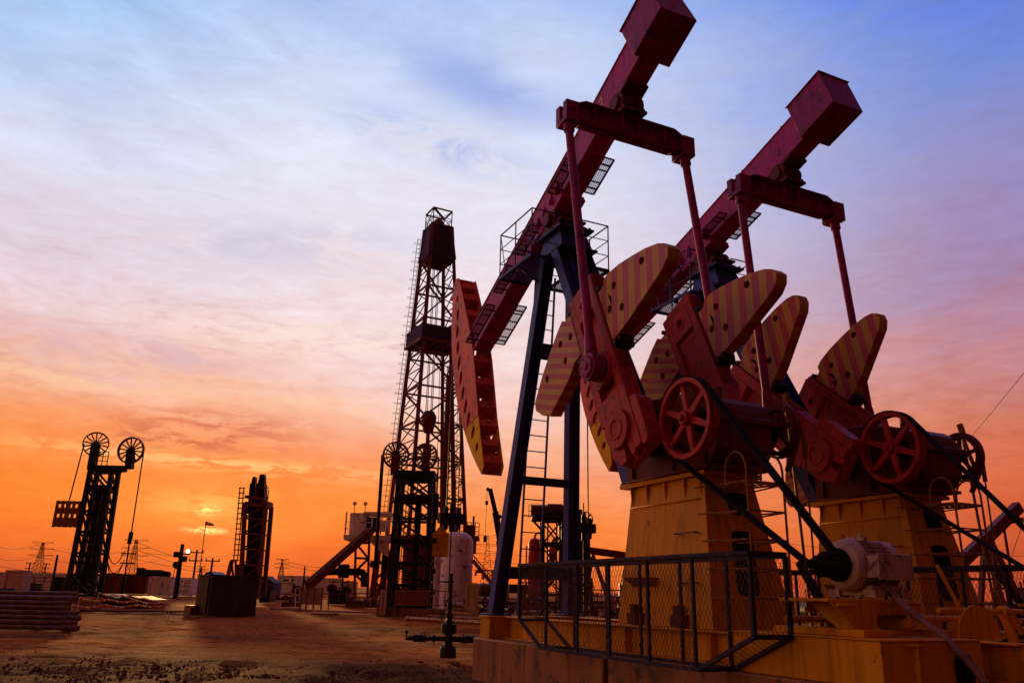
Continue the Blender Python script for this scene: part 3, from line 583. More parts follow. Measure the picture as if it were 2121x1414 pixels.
# ------------------------------------------------------------------ ground
def ground():
    from mathutils import noise as nz_
    b = MB(); xs = [-3000, -1200, -600, -300, -160, -110, -80, -60, -45]+[-36+i*.55 for i in range(92)]+[18, 24, 32, 45, 60, 80, 110, 160, 300, 600, 1200, 3000]
    ys = [-400, -100, -30, -10, 0, 5, 9]+[12+i*.45 for i in range(90)]+[53+i*2.5 for i in range(32)]+[135, 150, 170, 200, 300, 500, 900, 1500, 3000]
    vs = []
    for y in ys:
        for x in xs:
            z = terr(x, y) if y < 400 else terr(x, 400)+(y-400)*.0035
            if 10 < y < 56 and -38 < x < 16:
                v = Vec((x, y, 0)); a = nz_.fractal(v*.35, 1, 2, 3)*.05+nz_.fractal(v*1.3, .8, 2, 4)*.045
                rut = 0
                for k, (x0, sl, of) in enumerate(((-3.5, .10, 0), (-5.3, .10, .4), (-9, -.28, 1), (-10.7, -.28, 1.3), (2, .9, 2), (-18, .55, 2.2))):
                    d = (x-x0-sl*(y-20)-.8*sin(y*.12+of))/sqrt(1+sl*sl); rut += -.055*math.exp(-(d/.28)**2)+.03*math.exp(-((abs(d)-.55)/.2)**2)
                rough = math.exp(-((y-18.0-1.2*sin(x*.25))/2.6)**2)*nz_.fractal(v*2.6, .7, 2, 4)*.045
                w_ = min(1, (y-10)/4); z += (a+rut)*w_+rough-.03
            vs.append((x, y, z-.02))
    n = len(xs); fs = [(j*n+i, j*n+i+1, (j+1)*n+i+1, (j+1)*n+i) for j in range(len(ys)-1) for i in range(n-1)]
    b.add(vs, fs)
    m = bpy.data.materials.new('dirt_yard'); t = nt(m); N = t.nodes; Lk = t.links; p = N['Principled BSDF']; p.inputs['Roughness'].default_value = .9; p.inputs['Specular IOR Level'].default_value = .04
    tc = N.new('ShaderNodeTexCoord')
    def noise(sc, det=8, ro=.6, st=(1, 1, 1)):
        mp = N.new('ShaderNodeMapping'); mp.inputs['Scale'].default_value = st; Lk.new(tc.outputs['Object'], mp.inputs[0])
        x = N.new('ShaderNodeTexNoise'); x.inputs['Scale'].default_value = sc; x.inputs['Detail'].default_value = det; x.inputs['Roughness'].default_value = ro; Lk.new(mp.outputs[0], x.inputs['Vector']); return x.outputs['Fac']
    a = noise(.16, 8, .65, (.5, 1, 1)); rp = N.new('ShaderNodeValToRGB'); Lk.new(a, rp.inputs[0]); e = rp.color_ramp.elements
    e[0].position = .36; e[0].color = (.20, .046, .006, 1); e[1].position = .66; e[1].color = (.72, .19, .022, 1)
    e2 = rp.color_ramp.elements.new(.5); e2.color = (.52, .132, .013, 1)
    c = noise(3.2, 12, .75); r2 = N.new('ShaderNodeValToRGB'); Lk.new(c, r2.inputs[0]); r2.color_ramp.elements[0].position = .36; r2.color_ramp.elements[0].color = (.30, .28, .26, 1); r2.color_ramp.elements[1].position = .62; r2.color_ramp.elements[1].color = (1.5, 1.5, 1.5, 1)
    mx = N.new('ShaderNodeMix'); mx.data_type = 'RGBA'; mx.blend_type = 'MULTIPLY'; mx.inputs[0].default_value = .9; Lk.new(rp.outputs[0], mx.inputs[6]); Lk.new(r2.outputs[0], mx.inputs[7])
    sp9 = noise(26, 4, .6); r9 = N.new('ShaderNodeMapRange'); Lk.new(sp9, r9.inputs[0]); r9.inputs[1].default_value = .42; r9.inputs[2].default_value = .60; r9.inputs[3].default_value = .62; r9.inputs[4].default_value = 1.15
    mx9 = N.new('ShaderNodeMix'); mx9.data_type = 'RGBA'; mx9.blend_type = 'MULTIPLY'; mx9.inputs[0].default_value = 1; Lk.new(mx.outputs[2], mx9.inputs[6]); Lk.new(r9.outputs[0], mx9.inputs[7]); mx = mx9
    # dark oily track band and pale flat scrapes
    g = noise(.55, 6, .7, (.12, 1, 1)); r3 = N.new('ShaderNodeValToRGB'); Lk.new(g, r3.inputs[0]); r3.color_ramp.elements[0].position = .54; r3.color_ramp.elements[1].position = .60
    m3 = N.new('ShaderNodeMix'); m3.data_type = 'RGBA'; Lk.new(r3.outputs[0], m3.inputs[0]); Lk.new(mx.outputs[2], m3.inputs[6]); m3.inputs[7].default_value = (.80, .26, .045, 1)
    mm = N.new('ShaderNodeMath'); mm.operation = 'MULTIPLY'; Lk.new(r3.outputs[0], mm.inputs[0]); mm.inputs[1].default_value = .45; Lk.new(mm.outputs[0], m3.inputs[0])
    sp = N.new('ShaderNodeSeparateXYZ'); Lk.new(tc.outputs['Object'], sp.inputs[0])
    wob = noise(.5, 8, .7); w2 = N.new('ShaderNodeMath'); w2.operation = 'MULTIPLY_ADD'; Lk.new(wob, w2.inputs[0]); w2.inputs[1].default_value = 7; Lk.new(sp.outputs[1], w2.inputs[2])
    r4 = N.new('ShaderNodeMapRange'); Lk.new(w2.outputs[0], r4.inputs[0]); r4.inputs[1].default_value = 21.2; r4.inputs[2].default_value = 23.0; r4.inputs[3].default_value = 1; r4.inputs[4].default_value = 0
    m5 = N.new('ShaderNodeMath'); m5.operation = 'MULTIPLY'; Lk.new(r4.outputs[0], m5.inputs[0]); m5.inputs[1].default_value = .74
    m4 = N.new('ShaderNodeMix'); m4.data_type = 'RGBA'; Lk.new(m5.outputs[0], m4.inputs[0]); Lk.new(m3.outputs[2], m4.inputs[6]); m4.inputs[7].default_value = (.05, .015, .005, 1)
    Lk.new(m4.outputs[2], p.inputs['Base Color'])
    h1 = noise(7, 10, .7); h2 = noise(1.1, 6, .6, (.4, 1, 1)); ad = N.new('ShaderNodeMath'); ad.operation = 'MULTIPLY_ADD'; Lk.new(h2, ad.inputs[0]); ad.inputs[1].default_value = 2.5; Lk.new(h1, ad.inputs[2])
    bp = N.new('ShaderNodeBump'); bp.inputs['Strength'].default_value = 1; bp.inputs['Distance'].default_value = .22; Lk.new(ad.outputs[0], bp.inputs['Height']); Lk.new(bp.outputs[0], p.inputs['Normal'])
    return b.build('ground', m, kind='structure')
ground()
def gravel():
    b = MB(); rnd = random.Random(11)
    for i in range(1500):
        y = 13.5+rnd.random()**1.6*26; x = (rnd.random()-.52)*y*1.25; s = rnd.uniform(.006, .022)*(1+1.2*(rnd.random() < .05))
        z = terr(x, y)-.02; v = []
        for (a, c, d) in ((1, 0, 0), (0, 1, 0), (-1, 0, 0), (0, -1, 0), (0, 0, .7), (0, 0, -.5)): v.append((x+a*s*rnd.uniform(.6, 1.3), y+c*s*rnd.uniform(.6, 1.3), z-.005+d*s*rnd.uniform(.7, 1.2)))
        b.add(v, [(0, 1, 4), (1, 2, 4), (2, 3, 4), (3, 0, 4), (1, 0, 5), (2, 1, 5), (3, 2, 5), (0, 3, 5)])
    for i in range(3800):
        x = rnd.uniform(-14, 4); y = 17.2+1.2*sin(x*.25)+rnd.gauss(0, 1.3); s = rnd.uniform(.010, .035)*(1+1.5*(rnd.random() < .06))
        if y < 12.5 or x > -.8 and y > 15.2: continue
        v = []
        for (a, c, d) in ((1, 0, 0), (0, 1, 0), (-1, 0, 0), (0, -1, 0), (0, 0, .7), (0, 0, -.5)): v.append((x+a*s*rnd.uniform(.6, 1.3), y+c*s*rnd.uniform(.6, 1.3), -.035+d*s*rnd.uniform(.7, 1.2)))
        b.add(v, [(0, 1, 4), (1, 2, 4), (2, 3, 4), (3, 0, 4), (1, 0, 5), (2, 1, 5), (3, 2, 5), (0, 3, 5)])
    b.build('gravel', mat('gravel_stone', (.09, .026, .009), .85, 0, .4, 3), kind='stuff', label='loose stones and clods scattered over the dirt yard')
gravel()
# ------------------------------------------------------------------ helpers for the far yard
def P3(x, y, Y, dy=0): return at(x, y, Y)+Vec((0, dy, 0))
def local(root, p): return Vec(p)-Vec(root.location)
class LB(MB):          # builder whose world points are stored relative to the thing
    def __init__(s, root): super().__init__(); s.root = root
    def done(s, name, m, parent=None, **k):
        o = Vec(s.root.location); s.v = [v-o for v in s.v]; return s.build(name, m, parent or s.root, **k)
def wheel(root, c, r, ax, n, name='rope_wheel', m='redd', w=.22, parent=None):
    b = LB(root); b.ring(c, ax, r*.90, r, w, 36); b.ring(c, ax, r*.72, r*.76, w*.4, 36) if n > 14 else None; b.tube(Vec(c)-Vec(ax).normalized()*w*.8, Vec(c)+Vec(ax).normalized()*w*.8, r*.2, 14)
    a = Vec(ax).normalized(); u = a.orthogonal().normalized(); v = a.cross(u)
    for k in range(n): d = u*cos(2*pi*k/n)+v*sin(2*pi*k/n); b.bar(Vec(c)+d*r*.15, Vec(c)+d*r*.93, w*.45, r*.07, up=a)
    return b.done(name, m, parent)
# ---- wellheads under the two horse heads
def wellhead(base, lab, k=1.0):
    root = thing('wellhead', base, lab, 'wellhead', 'wellheads below the horse heads'); o = Vec(base)
    SZ, SR = .66, .58
    def z(h): return o+Vec((0, 0, h*SZ))
    sc_l = lambda pr: [(r_*SR, h_*SZ) for r_, h_ in pr]
    b = LB(root); b.lathe(sc_l([(.30, .0), (.33, .03), (.33, .33), (.29, .37), (.19, .38), (.19, .46), (.16, .5), (.16, .78), (.22, .80), (.30, .84), (.31, .88), (.31, 1.12), (.27, 1.15), (.12, 1.16)]), o, (0, 0, 1), 28)
    for h in (.33, .88):
        for i in range(10): a = 2*pi*i/10; b.tube(z(h-.06)+Vec((.16*cos(a), .16*sin(a), 0)), z(h+.34 if h > .5 else h+.08)+Vec((.16*cos(a), .16*sin(a), 0)), .016, 6)
    b.done('casing_spool', 'dark')
    b = LB(root); b.lathe(sc_l([(.10, 1.15), (.18, 1.22), (.12, 1.30), (.09, 1.36), (.16, 1.38), (.16, 1.50), (.09, 1.52), (.075, 1.70), (.11, 1.72), (.11, 1.84), (.07, 1.86), (.055, 2.05), (.09, 2.08), (.09, 2.2), (.05, 2.25), (.05, 2.6), (.03, 2.65)]), o, (0, 0, 1), 18)
    b.tube(z(2.6)+Vec((-.28, 0, 0)), z(2.6)+Vec((.08, 0, 0)), .02, 8); b.tube(z(1.2)+Vec((0, 0, 0)), z(2.9), .05, 8); b.done('tubing_head', 'dark')
    b = LB(root)
    b.tube(z(.64)+Vec((-.08, 0, 0)), z(.64)+Vec((-.95, 0, 0)), .055, 12); b.tube(z(.64)+Vec((.08, 0, 0)), z(.62)+Vec((1.1, .1, 0)), .065, 12)
    for x in (-.35, -.58, -.80, .36, .62, .86, 1.0): b.tube(z(.64)+Vec((x-.025, 0, 0)), z(.64)+Vec((x+.025, 0, 0)), .09, 14)
    for x in (-.68, .5): b.tube(z(.64)+Vec((x-.09, 0, 0)), z(.64)+Vec((x+.09, 0, 0)), .085, 12)
    b.tube(z(.62)+Vec((-.95, 0, 0)), z(.62)+Vec((-1.02, 0, 0)), .03, 8); b.tube(z(.60)+Vec((-1.0, 0, 0)), z(.80)+Vec((-1.0, 0, 0)), .02, 8); b.tube(z(.8)+Vec((-1.0, 0, 0)), z(.90)+Vec((-1.0, 0, 0)), .04, 12); b.done('side_valve_line', 'dark')
    for (p, ax, r) in ((z(.70)+Vec((-.54, -.14, 0)), (0.25, 1, 0), .12), (z(.66)+Vec((.38, -.14, 0)), (0.25, 1, 0), .12), (z(1.46)+Vec((-.18, -.05, 0)), (1, .5, 0), .13)):
        wb = LB(root); a = Vec(ax).normalized(); wb.ring(p, a, r*.9, r, .02, 26); wb.tube(p, p+a*.15, .014, 6); u = a.orthogonal().normalized(); v = a.cross(u)
        for k in range(3): d = u*cos(k*pi/3)+v*sin(k*pi/3); wb.bar(p-d*r*.95, p+d*r*.95, .015)
        wb.done('hand_wheel', 'dark')
    return root
W1 = Vec((-1.35, 20.35, 0)); wellhead(W1, 'dark wellhead with hand wheels standing in front of the nearest plinth end')
W2 = ORG+L_*4.6+T_*5.28; W2.z = 0; wellhead(W2, 'wellhead behind the guard fence, under the head of the second pump jack')
# ---- tower pumping units with rope wheels
def tower_pump(name, Y, xl, xr, ybase, ytop, d, w1, w2, lab, wbox=None, rope2=None, rot=0, n1=14, drum=True, colr='dark', base_z=None):
    mx = (xl+xr)/2; b0 = at(mx, ybase, Y); base = Vec((b0.x, Y, terr(b0.x, Y))); root = thing(name, base, lab, 'tower pump', 'tower pumping units with rope wheels')
    zt = at(mx, ytop, Y).z; L0 = at(xl, ybase, Y).x; R0_ = at(xr, ybase, Y).x; wd = R0_-L0; s = .86; cx = base.x; z0 = base.z
    def cr(sx, sy, k): return Vec((cx+sx*wd/2*(1-(1-s)*k), Y+sy*d/2*(1-(1-s)*k)+d/2, z0+.4+(zt-z0-.4)*k))
    b = LB(root)
    for sx in (-1, 1):
        for sy in (-1, 1): b.bar(cr(sx, sy, 0), cr(sx, sy, 1), .30, .30)
    n = 6
    for i in range(n+1):
        k = i/n
        for sy in (-1, 1): b.bar(cr(-1, sy, k), cr(1, sy, k), .16 if i not in (0, n) else .3)
        for sx in (-1, 1): b.bar(cr(sx, -1, k), cr(sx, 1, k), .14)
        if i < n:
            k2 = (i+1)/n
            for sy in (-1, 1): b.bar(cr(-1, sy, k2), cr(1, sy, k), .13)
            for sx in (-1, 1): b.bar(cr(sx, -1, k2), cr(sx, 1, k), .12)
    b.done('lattice_tower', 'navy')
    b = LB(root); c = cr(0, 0, 0)
    if drum:
        for dx in (-.02, .28): b.bar(Vec((cx+dx*wd, Y+d*.5, z0+1.3)), Vec((cx+dx*wd*.9, Y+d*.5, zt-1.5)), .42, .40)
        b.box(cx+.05*wd, cx+.5*wd, Y+.2, Y+d, z0+2.1, z0+2.8)
    else: b.bar(Vec((cx+.1*wd, Y+d*.5, z0+.6)), Vec((cx+.1*wd, Y+d*.5, zt-1.0)), .35)
    b.done('counter_chute', 'dark')
    b = LB(root)
    for sx in (-.28, .0): b.bar(Vec((cx+sx*wd, Y-.12, z0+.5)), Vec((cx+sx*wd*.88+.1*wd, Y-.02, zt-.2)), .05)
    N_ = int((zt-z0-.8)/.42)
    for i in range(N_): k = (i+.5)/N_; b.bar(Vec((cx-.28*wd+(.1+.28*.12)*wd*k, Y-.1, z0+.5+(zt-z0-.7)*k)), Vec((cx+.1*wd*k, Y-.1, z0+.5+(zt-z0-.7)*k)), .04)
    b.done('ladder', 'dark')
    b = LB(root); hw = wd/2*s; b.box(cx-hw-.25, cx+hw+.25, Y, Y+d, zt, zt+.35); b.box(cx-hw*.9, cx+hw*.9, Y+.1, Y+d-.1, zt-1.5, zt-1.1)
    for xx in (cx-hw*.5, cx, cx+hw*.5): b.bar((xx, Y, zt+.3), (xx, Y, zt+1.4), .05)
    for zz in (.7, 1.05, 1.4): b.bar((cx-hw*.5, Y, zt+zz), (cx+hw*.5, Y, zt+zz), .05)
    b.done('crown_deck', 'navy')
    for i, (wx, wy, r) in enumerate((w1, w2)):
        ax = Vec((.05 if i else -.45, 1, 0)) if rot == 0 else Vec((.45*(1 if i else -1), 1, 0)); c = at(wx, wy, Y); c.y = Y+d*.4
        wheel(root, c, r, ax, n1)
        b = LB(root); b.bar((c.x+(.1 if i else -.0), c.y, zt+.2), c, .5, .55); b.bar((c.x, c.y-.3, zt+.15), (cx, c.y-.3, zt+.15), .5, .45); b.done('wheel_mount', 'redd' if rot else 'navy')
        side = -1 if i == 0 else 1; rp = LB(root); px = c.x+side*r*.97
        if i == 0 and wbox:
            x0, y0, x1, y1 = wbox; q0 = at(x0, y0, Y); q1 = at(x1, y1, Y)
            q0.y = q1.y = c.y; zt_, zb_ = q0.z, q1.z; xa, xb = q0.x, q1.x
            rp.tube((px, c.y, c.z), ((xa+xb)/2 if rot == 0 else px, c.y, zt_+.05), .05 if rot == 0 else .09, 6); rp.done('rope', 'dark')
            bb_ = LB(root); w_ = xb-xa
            hz = zt_-zb_; bb_.box(xa, xb, c.y-.05, c.y+.05, zb_, zb_+hz*.36); bb_.box(xa, xb, c.y-.05, c.y+.05, zb_+hz*.50, zb_+hz*.74); bb_.box(xa, xb, c.y-.05, c.y+.05, zt_-.12*hz, zt_)
            for k in range(5): xx = xa+.1+(w_-.2)*k/4; bb_.box(xx-.09-.06*(k == 2), xx+.09+.06*(k == 2), c.y-.07, c.y+.07, zb_-.03, zt_+.02)
            bb_.done('weight_cage', 'yeld')
        elif i == 0 and not wbox: rp.tube((px, c.y, c.z), (px, c.y, z0+8.0 if False else c.z-6.5), .11, 8); rp.tube((px, c.y, c.z-6.5), (px-.1, c.y, c.z-6.9), .3, 8); rp.done('rope', 'dark')
        else:
            zz = z0+.2
            if rot == 0:
                A1, A2, A3 = at(266, 1100, Y), at(261, 1125, Y), at(252, 1192, Y)
                for q_ in (A1, A2, A3): q_.y = c.y
                rp.tube((px, c.y, c.z), A1, .05, 6); rp.tube(A1, A2, .17, 8); rp.tube(A2, A3, .06, 6); rp.tube(A3, (A3.x-.1, c.y, z0), .15, 8)
                for h in (.3, .6): m_ = A2.lerp(A3, h); rp.tube(m_-Vec((.5, 0, 0)), m_+Vec((.6, 0, 0)), .05, 5)
                rp.done('rope', 'dark'); continue
            rp.tube((px, c.y, c.z), (px-(.9 if rot == 0 else 0), c.y, z0+6), .045 if rot == 0 else .06, 6); rp.tube((px-(.9 if rot == 0 else 0), c.y, z0+7.2), (px-(.95 if rot == 0 else 0), c.y, z0+5.6), .16, 8)
            rp.tube((px-(.95 if rot == 0 else 0), c.y, z0+5.6), (px-(1.2 if rot == 0 else 0), c.y, zz), .05, 6)
            for h in (1.2, 2.4, 4.2): rp.tube((px-1.1 if rot == 0 else px, c.y, z0+h), (px-1.1 if rot == 0 else px, c.y, z0+h+.3), .16, 8)
            rp.done('rope', 'dark')
    b = LB(root); b.box(cx-wd*.75, cx+wd*.9, Y-.6, Y+d+.6, z0-.3, z0+.4); b.done('base_slab', 'conc')
    return root
tp = tower_pump('tower_pump', 62, 137, 191, 1228, 972, 1.3, (192, 917, 0.95*1.0), (265, 930, 1.04), 'leftmost tower pump, a slatted weight hanging from its left spoked wheel', wbox=(110, 1035, 152, 1090))
tp2 = tower_pump('tower_pump', 50, 804, 884, 1245, 985, 2.4, (816, 937, .86), (878, 940, .86), 'tower pump with two spoked wheels standing before the derrick on a low slab', rot=1, n1=16, drum=False)
# yellow bolted weight of the second one
b = LB(tp2); p0 = at(894, 1100, 50); p1 = at(925, 1150, 50); b.box(p0.x, p1.x, 50.9, 51.7, p1.z, p0.z)
for i in range(4):
    for j in range(6): xx = p0.x+(p1.x-p0.x)*(i+.5)/4; zz = p1.z+(p0.z-p1.z)*(j+.5)/6; b.box(xx-.07, xx+.07, 50.82, 50.9, zz-.06, zz+.06)
b.prism([(p0.x+.1, p0.z), (p1.x-.1, p0.z), (p1.x-.35, p0.z+.35), (p0.x+.35, p0.z+.35)], lambda a, c, t: Vec((a, t, c)), 51.0, 51.6)
b.done('weight_box', 'tip')
# third tower pump, platform on top with motors, behind the blue legs
def tower3():
    Y = 46; base = on(1150, Y); root = thing('tower_pump', base, 'tower pump seen through the ladder, motors crowded on its railed top deck', 'tower pump', 'tower pumping units with rope wheels'); z0 = base.z
    zt = at(1140, 1073, Y).z; xa, xb = at(1124, 1200, Y).x, at(1166, 1200, Y).x
    b = LB(root)
    for dy in (0, 2.2):
        for x in (xa, xb): b.bar((x, Y+dy, z0), (x, Y+dy, zt), .2)
        for i in range(4):
            k0 = z0+(zt-z0)*i/4; k1 = z0+(zt-z0)*(i+1)/4; b.bar((xa, Y+dy, k0), (xb, Y+dy, k1), .08); b.bar((xb, Y+dy, k0), (xa, Y+dy, k1), .08); b.bar((xa, Y+dy, k1), (xb, Y+dy, k1), .14)
    for x in (-.25, .25): b.bar(((xa+xb)/2+x, Y+1, z0), ((xa+xb)/2+x, Y+1, zt), .09)
    b.bar(at(1103, 1076, Y), at(1124, 1100, Y), .12); b.done('lattice_tower', 'dark')
    b = LB(root); x0, x1 = at(1095, 1075, Y).x, at(1180, 1075, Y).x; b.box(x0+.2, x1+.3, Y-.3, Y+2.4, zt, zt+.18)
    for i in range(8): xx = x0+(x1-x0)*i/7; b.bar((xx, Y-.3, zt), (xx, Y-.3, zt+.7), .035)
    for h in (.35, .7): b.bar((x0, Y-.3, zt+h), (x1, Y-.3, zt+h), .03)
    b.done('top_deck', 'dark')
    b = LB(root)
    for px, w, h in ((1112, .34, .28), (1131, .30, .26), (1149, .42, .36), (1163, .3, .26)):
        c = at(px, 1056, Y+.8); b.tube(c-Vec((w, 0, 0)), c+Vec((w, 0, 0)), h, 12); b.box(c.x-w, c.x+w, c.y-.3, c.y+.3, zt+.18, c.z)
    b.done('winch_motor', 'redd')
    b = LB(root); X0, X1 = at(1196, 1100, Y).x, at(1224, 1100, Y).x
    for x in (X0, X1-.2): b.bar((x, Y, z0), (x, Y, at(1200, 1075, Y).z), .28)
    zz = at(1200, 1060, Y).z; b.bar((X0, Y, zz-1), (X1, Y, zz-1.3), .4); b.bar((X0, Y, zz-1.8), (X1, Y, zz-2.6), .25); b.bar((X0+.3, Y+.2, z0), (X0+.3, Y+.2, zz-.5), .6, .3); b.done('side_mast', 'dark')
    wheel(root, at(1213, 1075, Y), .42, (.2, 1, 0), 7, m='dark')
    b = LB(root); p = at(1199, 1055, Y); b.tube(p, p+Vec((0, 0, -1)), .2, 8); b.done('hook_block', 'dark')
tower3()
# ---- derrick
def derrick():
    Y = 78; base = on(895, Y); root = thing('drilling_derrick', base, 'tall lattice drilling derrick with a shrouded crown and a boxed racking platform halfway up', 'derrick')
    zt = at(905, 449, Y).z; fl = at(860, 1110, Y).z; rt = radians(28)
    # square tower turned a little; half-width shrinks upward
    cxb = at(880, 1110, Y+2).x; cxt = at(907, 455, Y+2).x
    hb, ht_ = 2.95, 1.15
    def cn(i, k): 
        a = rt+pi/4+i*pi/2; h = (hb+(ht_-hb)*k)*1.414; return Vec((cxb+(cxt-cxb)*k+h*cos(a), Y+3+h*sin(a), fl+(zt-fl)*k))
    b = LB(root); n = 9
    for i in range(4): b.bar(cn(i, 0), cn(i, 1), .36, .36)
    for j in range(n+1):
        k = j/n
        for i in range(4):
            b.bar(cn(i, k), cn((i+1) % 4, k), .17)
            if j < n:
                k2 = (j+1)/n
                if i % 2 == 0: b.bar(cn(i, k), cn((i+1) % 4, k2), .17) if j % 2 else b.bar(cn((i+1) % 4, k), cn(i, k2), .17)
                else:
                    for jj in range(2): ka = k+(k2-k)*jj/2; kb = k+(k2-k)*(jj+1)/2; b.bar(cn(i, ka), cn((i+1) % 4, kb), .09); b.bar(cn((i+1) % 4, ka), cn(i, kb), .09); b.bar(cn(i, kb), cn((i+1) % 4, kb), .09)
    b.done('lattice_legs', 'mast')
    b = LB(root)
    def band(k0, k1, e0, e1, nm, m):
        bb = LB(root); p = [];
        for k, e in ((k0, e0), (k1, e1)):
            c = sum((cn(i, k) for i in range(4)), Vec())/4
            p += [c+(cn(i, k)-c)*e for i in range(4)]
        bb.hexa(p); return bb.done(nm, m)
    band(.885, 1.0, 1.16, 1.04, 'crown_shroud', 'tarp'); band(.868, .885, .85, 1.16, 'shroud_hem', 'tarp')
    cr = LB(root); c = sum((cn(i, 1) for i in range(4)), Vec())/4; T = [c+(cn(i, 1)-c)*.95 for i in range(4)]
    hh = at(905, 416, Y).z-c.z
    for i in range(4):
        cr.bar(T[i], T[i]+Vec((0, 0, hh)), .10); cr.bar(T[i]+Vec((0, 0, hh)), T[(i+1) % 4]+Vec((0, 0, hh)), .14); cr.bar(T[i]+Vec((0, 0, hh*.5)), T[(i+1) % 4]+Vec((0, 0, hh*.5)), .05); cr.bar(T[i], T[(i+1) % 4]+Vec((0, 0, hh)), .06); cr.bar(T[i]+Vec((0, 0, hh*.35)), T[(i+1) % 4]+Vec((0, 0, hh*.35)), .05)
    cr.bar(T[0]+Vec((0, 0, hh)), T[2]+Vec((0, 0, hh)), .2); cr.tube(c+Vec((0, -.3, .5)), c+Vec((0, .3, .5)), .6, 16); cr.done('crown_frame', 'mast')
    # racking board
    bb = LB(root); kk = (at(890, 700, Y).z-fl)/(zt-fl); k2 = (at(890, 668, Y).z-fl)/(zt-fl); c = sum((cn(i, kk) for i in range(4)), Vec())/4
    p = []
    for k, in ((kk,), (k2,)):
        cc = c.copy(); cc.z = fl+(zt-fl)*k; h = 2.38
        for i in range(4): a = rt+pi/4+i*pi/2; p.append(cc+Vec((h*1.414*cos(a)*.95, h*1.414*sin(a)*.95, 0)))
    for i in range(4):
        j = (i+1) % 4; inn = lambda q_: q_+(Vec((c.x, c.y, q_.z))-q_)*.03
        bb.hexa([p[i], p[j], inn(p[j]), inn(p[i]), p[i+4], p[j+4], inn(p[j+4]), inn(p[i+4])])
    bb.done('racking_box', 'tarp')
    bb = LB(root)
    for i in range(4): bb.bar(p[i], p[(i+1) % 4], .25)
    for t in (.2, .4, .6, .8): bb.bar(p[0].lerp(p[1], t), p[3].lerp(p[2], t), .15)
    bb.done('racking_floor', 'mast')
    # caged ladder down the left side
    lb = LB(root); i0 = max(range(4), key=lambda i: -cn(i, 0).x)
    for s in range(60):
        k = .03+s*.0158; pt = cn(i0, k)+Vec((-.35, -.2, 0))
        lb.bar(pt+Vec((-.25, 0, 0)), pt+Vec((.1, 0, 0)), .05)
        if s % 2 == 0:
            q_ = [pt+Vec((.1, 0, 0)), pt+Vec((-.05, -.5, 0)), pt+Vec((-.5, -.5, 0)), pt+Vec((-.62, -.1, 0)), pt+Vec((-.25, 0, 0))]; lb.path(q_, .02, 4)
    for dx in (-.25, .1): lb.bar(cn(i0, .03)+Vec((-.35+dx, -.2, 0)), cn(i0, .97)+Vec((-.35+dx, -.2, 0)), .05)
    lb.done('caged_ladder', 'mast')
    # travelling block, hoses, lines
    tb = LB(root); c0 = at(888, 872, Y+3); tb.lathe([(.1, 1.1), (.5, 1.0), (.78, .5), (.75, -.1), (.45, -1.2), (.2, -1.3), (.2, -2.4), (.42, -2.5), (.42, -3.5), (.3, -4.6)], c0, (0, 0, 1), 10); tb.done('travelling_block', 'redd')
    ct = sum((cn(i, .98) for i in range(4)), Vec())/4; ln = LB(root)
    for dx in (-.35, -.2, .15, .3): ln.tube(ct+Vec((dx, 0, 0)), c0+Vec((dx, 0, 1)), .045, 5)
    ln.tube(ct+Vec((.6, 0, 0)), Vec((cxb+1, Y+2, fl)), .035, 5); ln.tube(ct+Vec((-.7, .2, 0)), Vec((cxb-1.6, Y+2, fl)), .035, 5); ln.done('drilling_line', 'dark')
    st = LB(root)
    for dx in range(9): x = at(922+dx*1.2, 900, Y+1).x; st.tube((x, Y+1+.1*(dx % 3), fl), (x-.1+dx*.02, Y+1, fl+16+dx % 2), .07, 5)
    for dx in range(3): st.tube((at(948+dx*3, 900, Y).x, Y+1, fl-2), (at(934+dx*2, 600, Y).x, Y+3, fl+19), .16 if dx == 0 else .1, 6)
    st.done('standing_pipe', 'mast')
    l2 = LB(root)
    for s in range(45): z = fl-3+s*.55; x = at(950, 1100, Y).x-.018*(s*.55); l2.bar((x-.3, Y, z), (x+.2, Y, z), .045)
    for dx in (-.3, .2): l2.bar((at(950, 1100, Y).x+dx, Y, fl-3), (at(950, 1100, Y).x+dx-.44, Y, fl+21.5), .05)
    l2.done('rear_ladder', 'mast')
    # substructure
    z0 = base.z; sb = LB(root); X = lambda px: at(px, 1150, Y).x
    sb.box(X(800), X(960), Y-1, Y+6, fl-.5, fl)
    for px in (842, 852, 862, 872, 884): sb.tube((X(px), Y, z0), (X(px), Y, fl-.5), .35, 10)
    for px in (800, 905, 955):
        for dy in (-1, 5.5): sb.bar((X(px), Y+dy, z0), (X(px), Y+dy, fl-.4), .4)
    sb.bar((X(800), Y-1, z0+2), (X(905), Y-1, fl-.5), .22); sb.bar((X(905), Y-1, z0+2), (X(955), Y-1, fl-.5), .22)
    for i in range(3): sb.box(X(838+i*20), X(852+i*20), Y+1, Y+2.5, z0, fl-.8)
    sb.done('substructure', 'mast')
    al = LB(root)
    for (a, c_) in (((771, 1238), (786, 1118)), ((792, 1240), (800, 1118)), ((776, 1238), (806, 1180)), ((815, 1240), (797, 1118))): al.bar(P3(*a, Y-1), P3(*c_, Y-1), .55, .4); 
    for (a, c_) in (((778, 1150), (800, 1180)), ((776, 1200), (800, 1180)), ((776, 1200), (795, 1232)), ((785, 1130), (803, 1160))): al.bar(P3(*a, Y-1), P3(*c_, Y-1), .2)
    al.done('lifting_legs', 'brown')
    # doghouse on its deck
    dh = LB(root); za, zb = at(745, 1110, Y).z, at(745, 1066, Y).z; dh.box(X(727), X(756), Y-2, Y+1, za, zb); dh.done('cabin', 'white')
    dk = LB(root); dk.box(X(720), X(812), Y-2.6, Y+1.6, za-.5, za-.05); dk.box(X(756), X(812), Y-2.2, Y+1.2, zb-.05, zb+.12); 
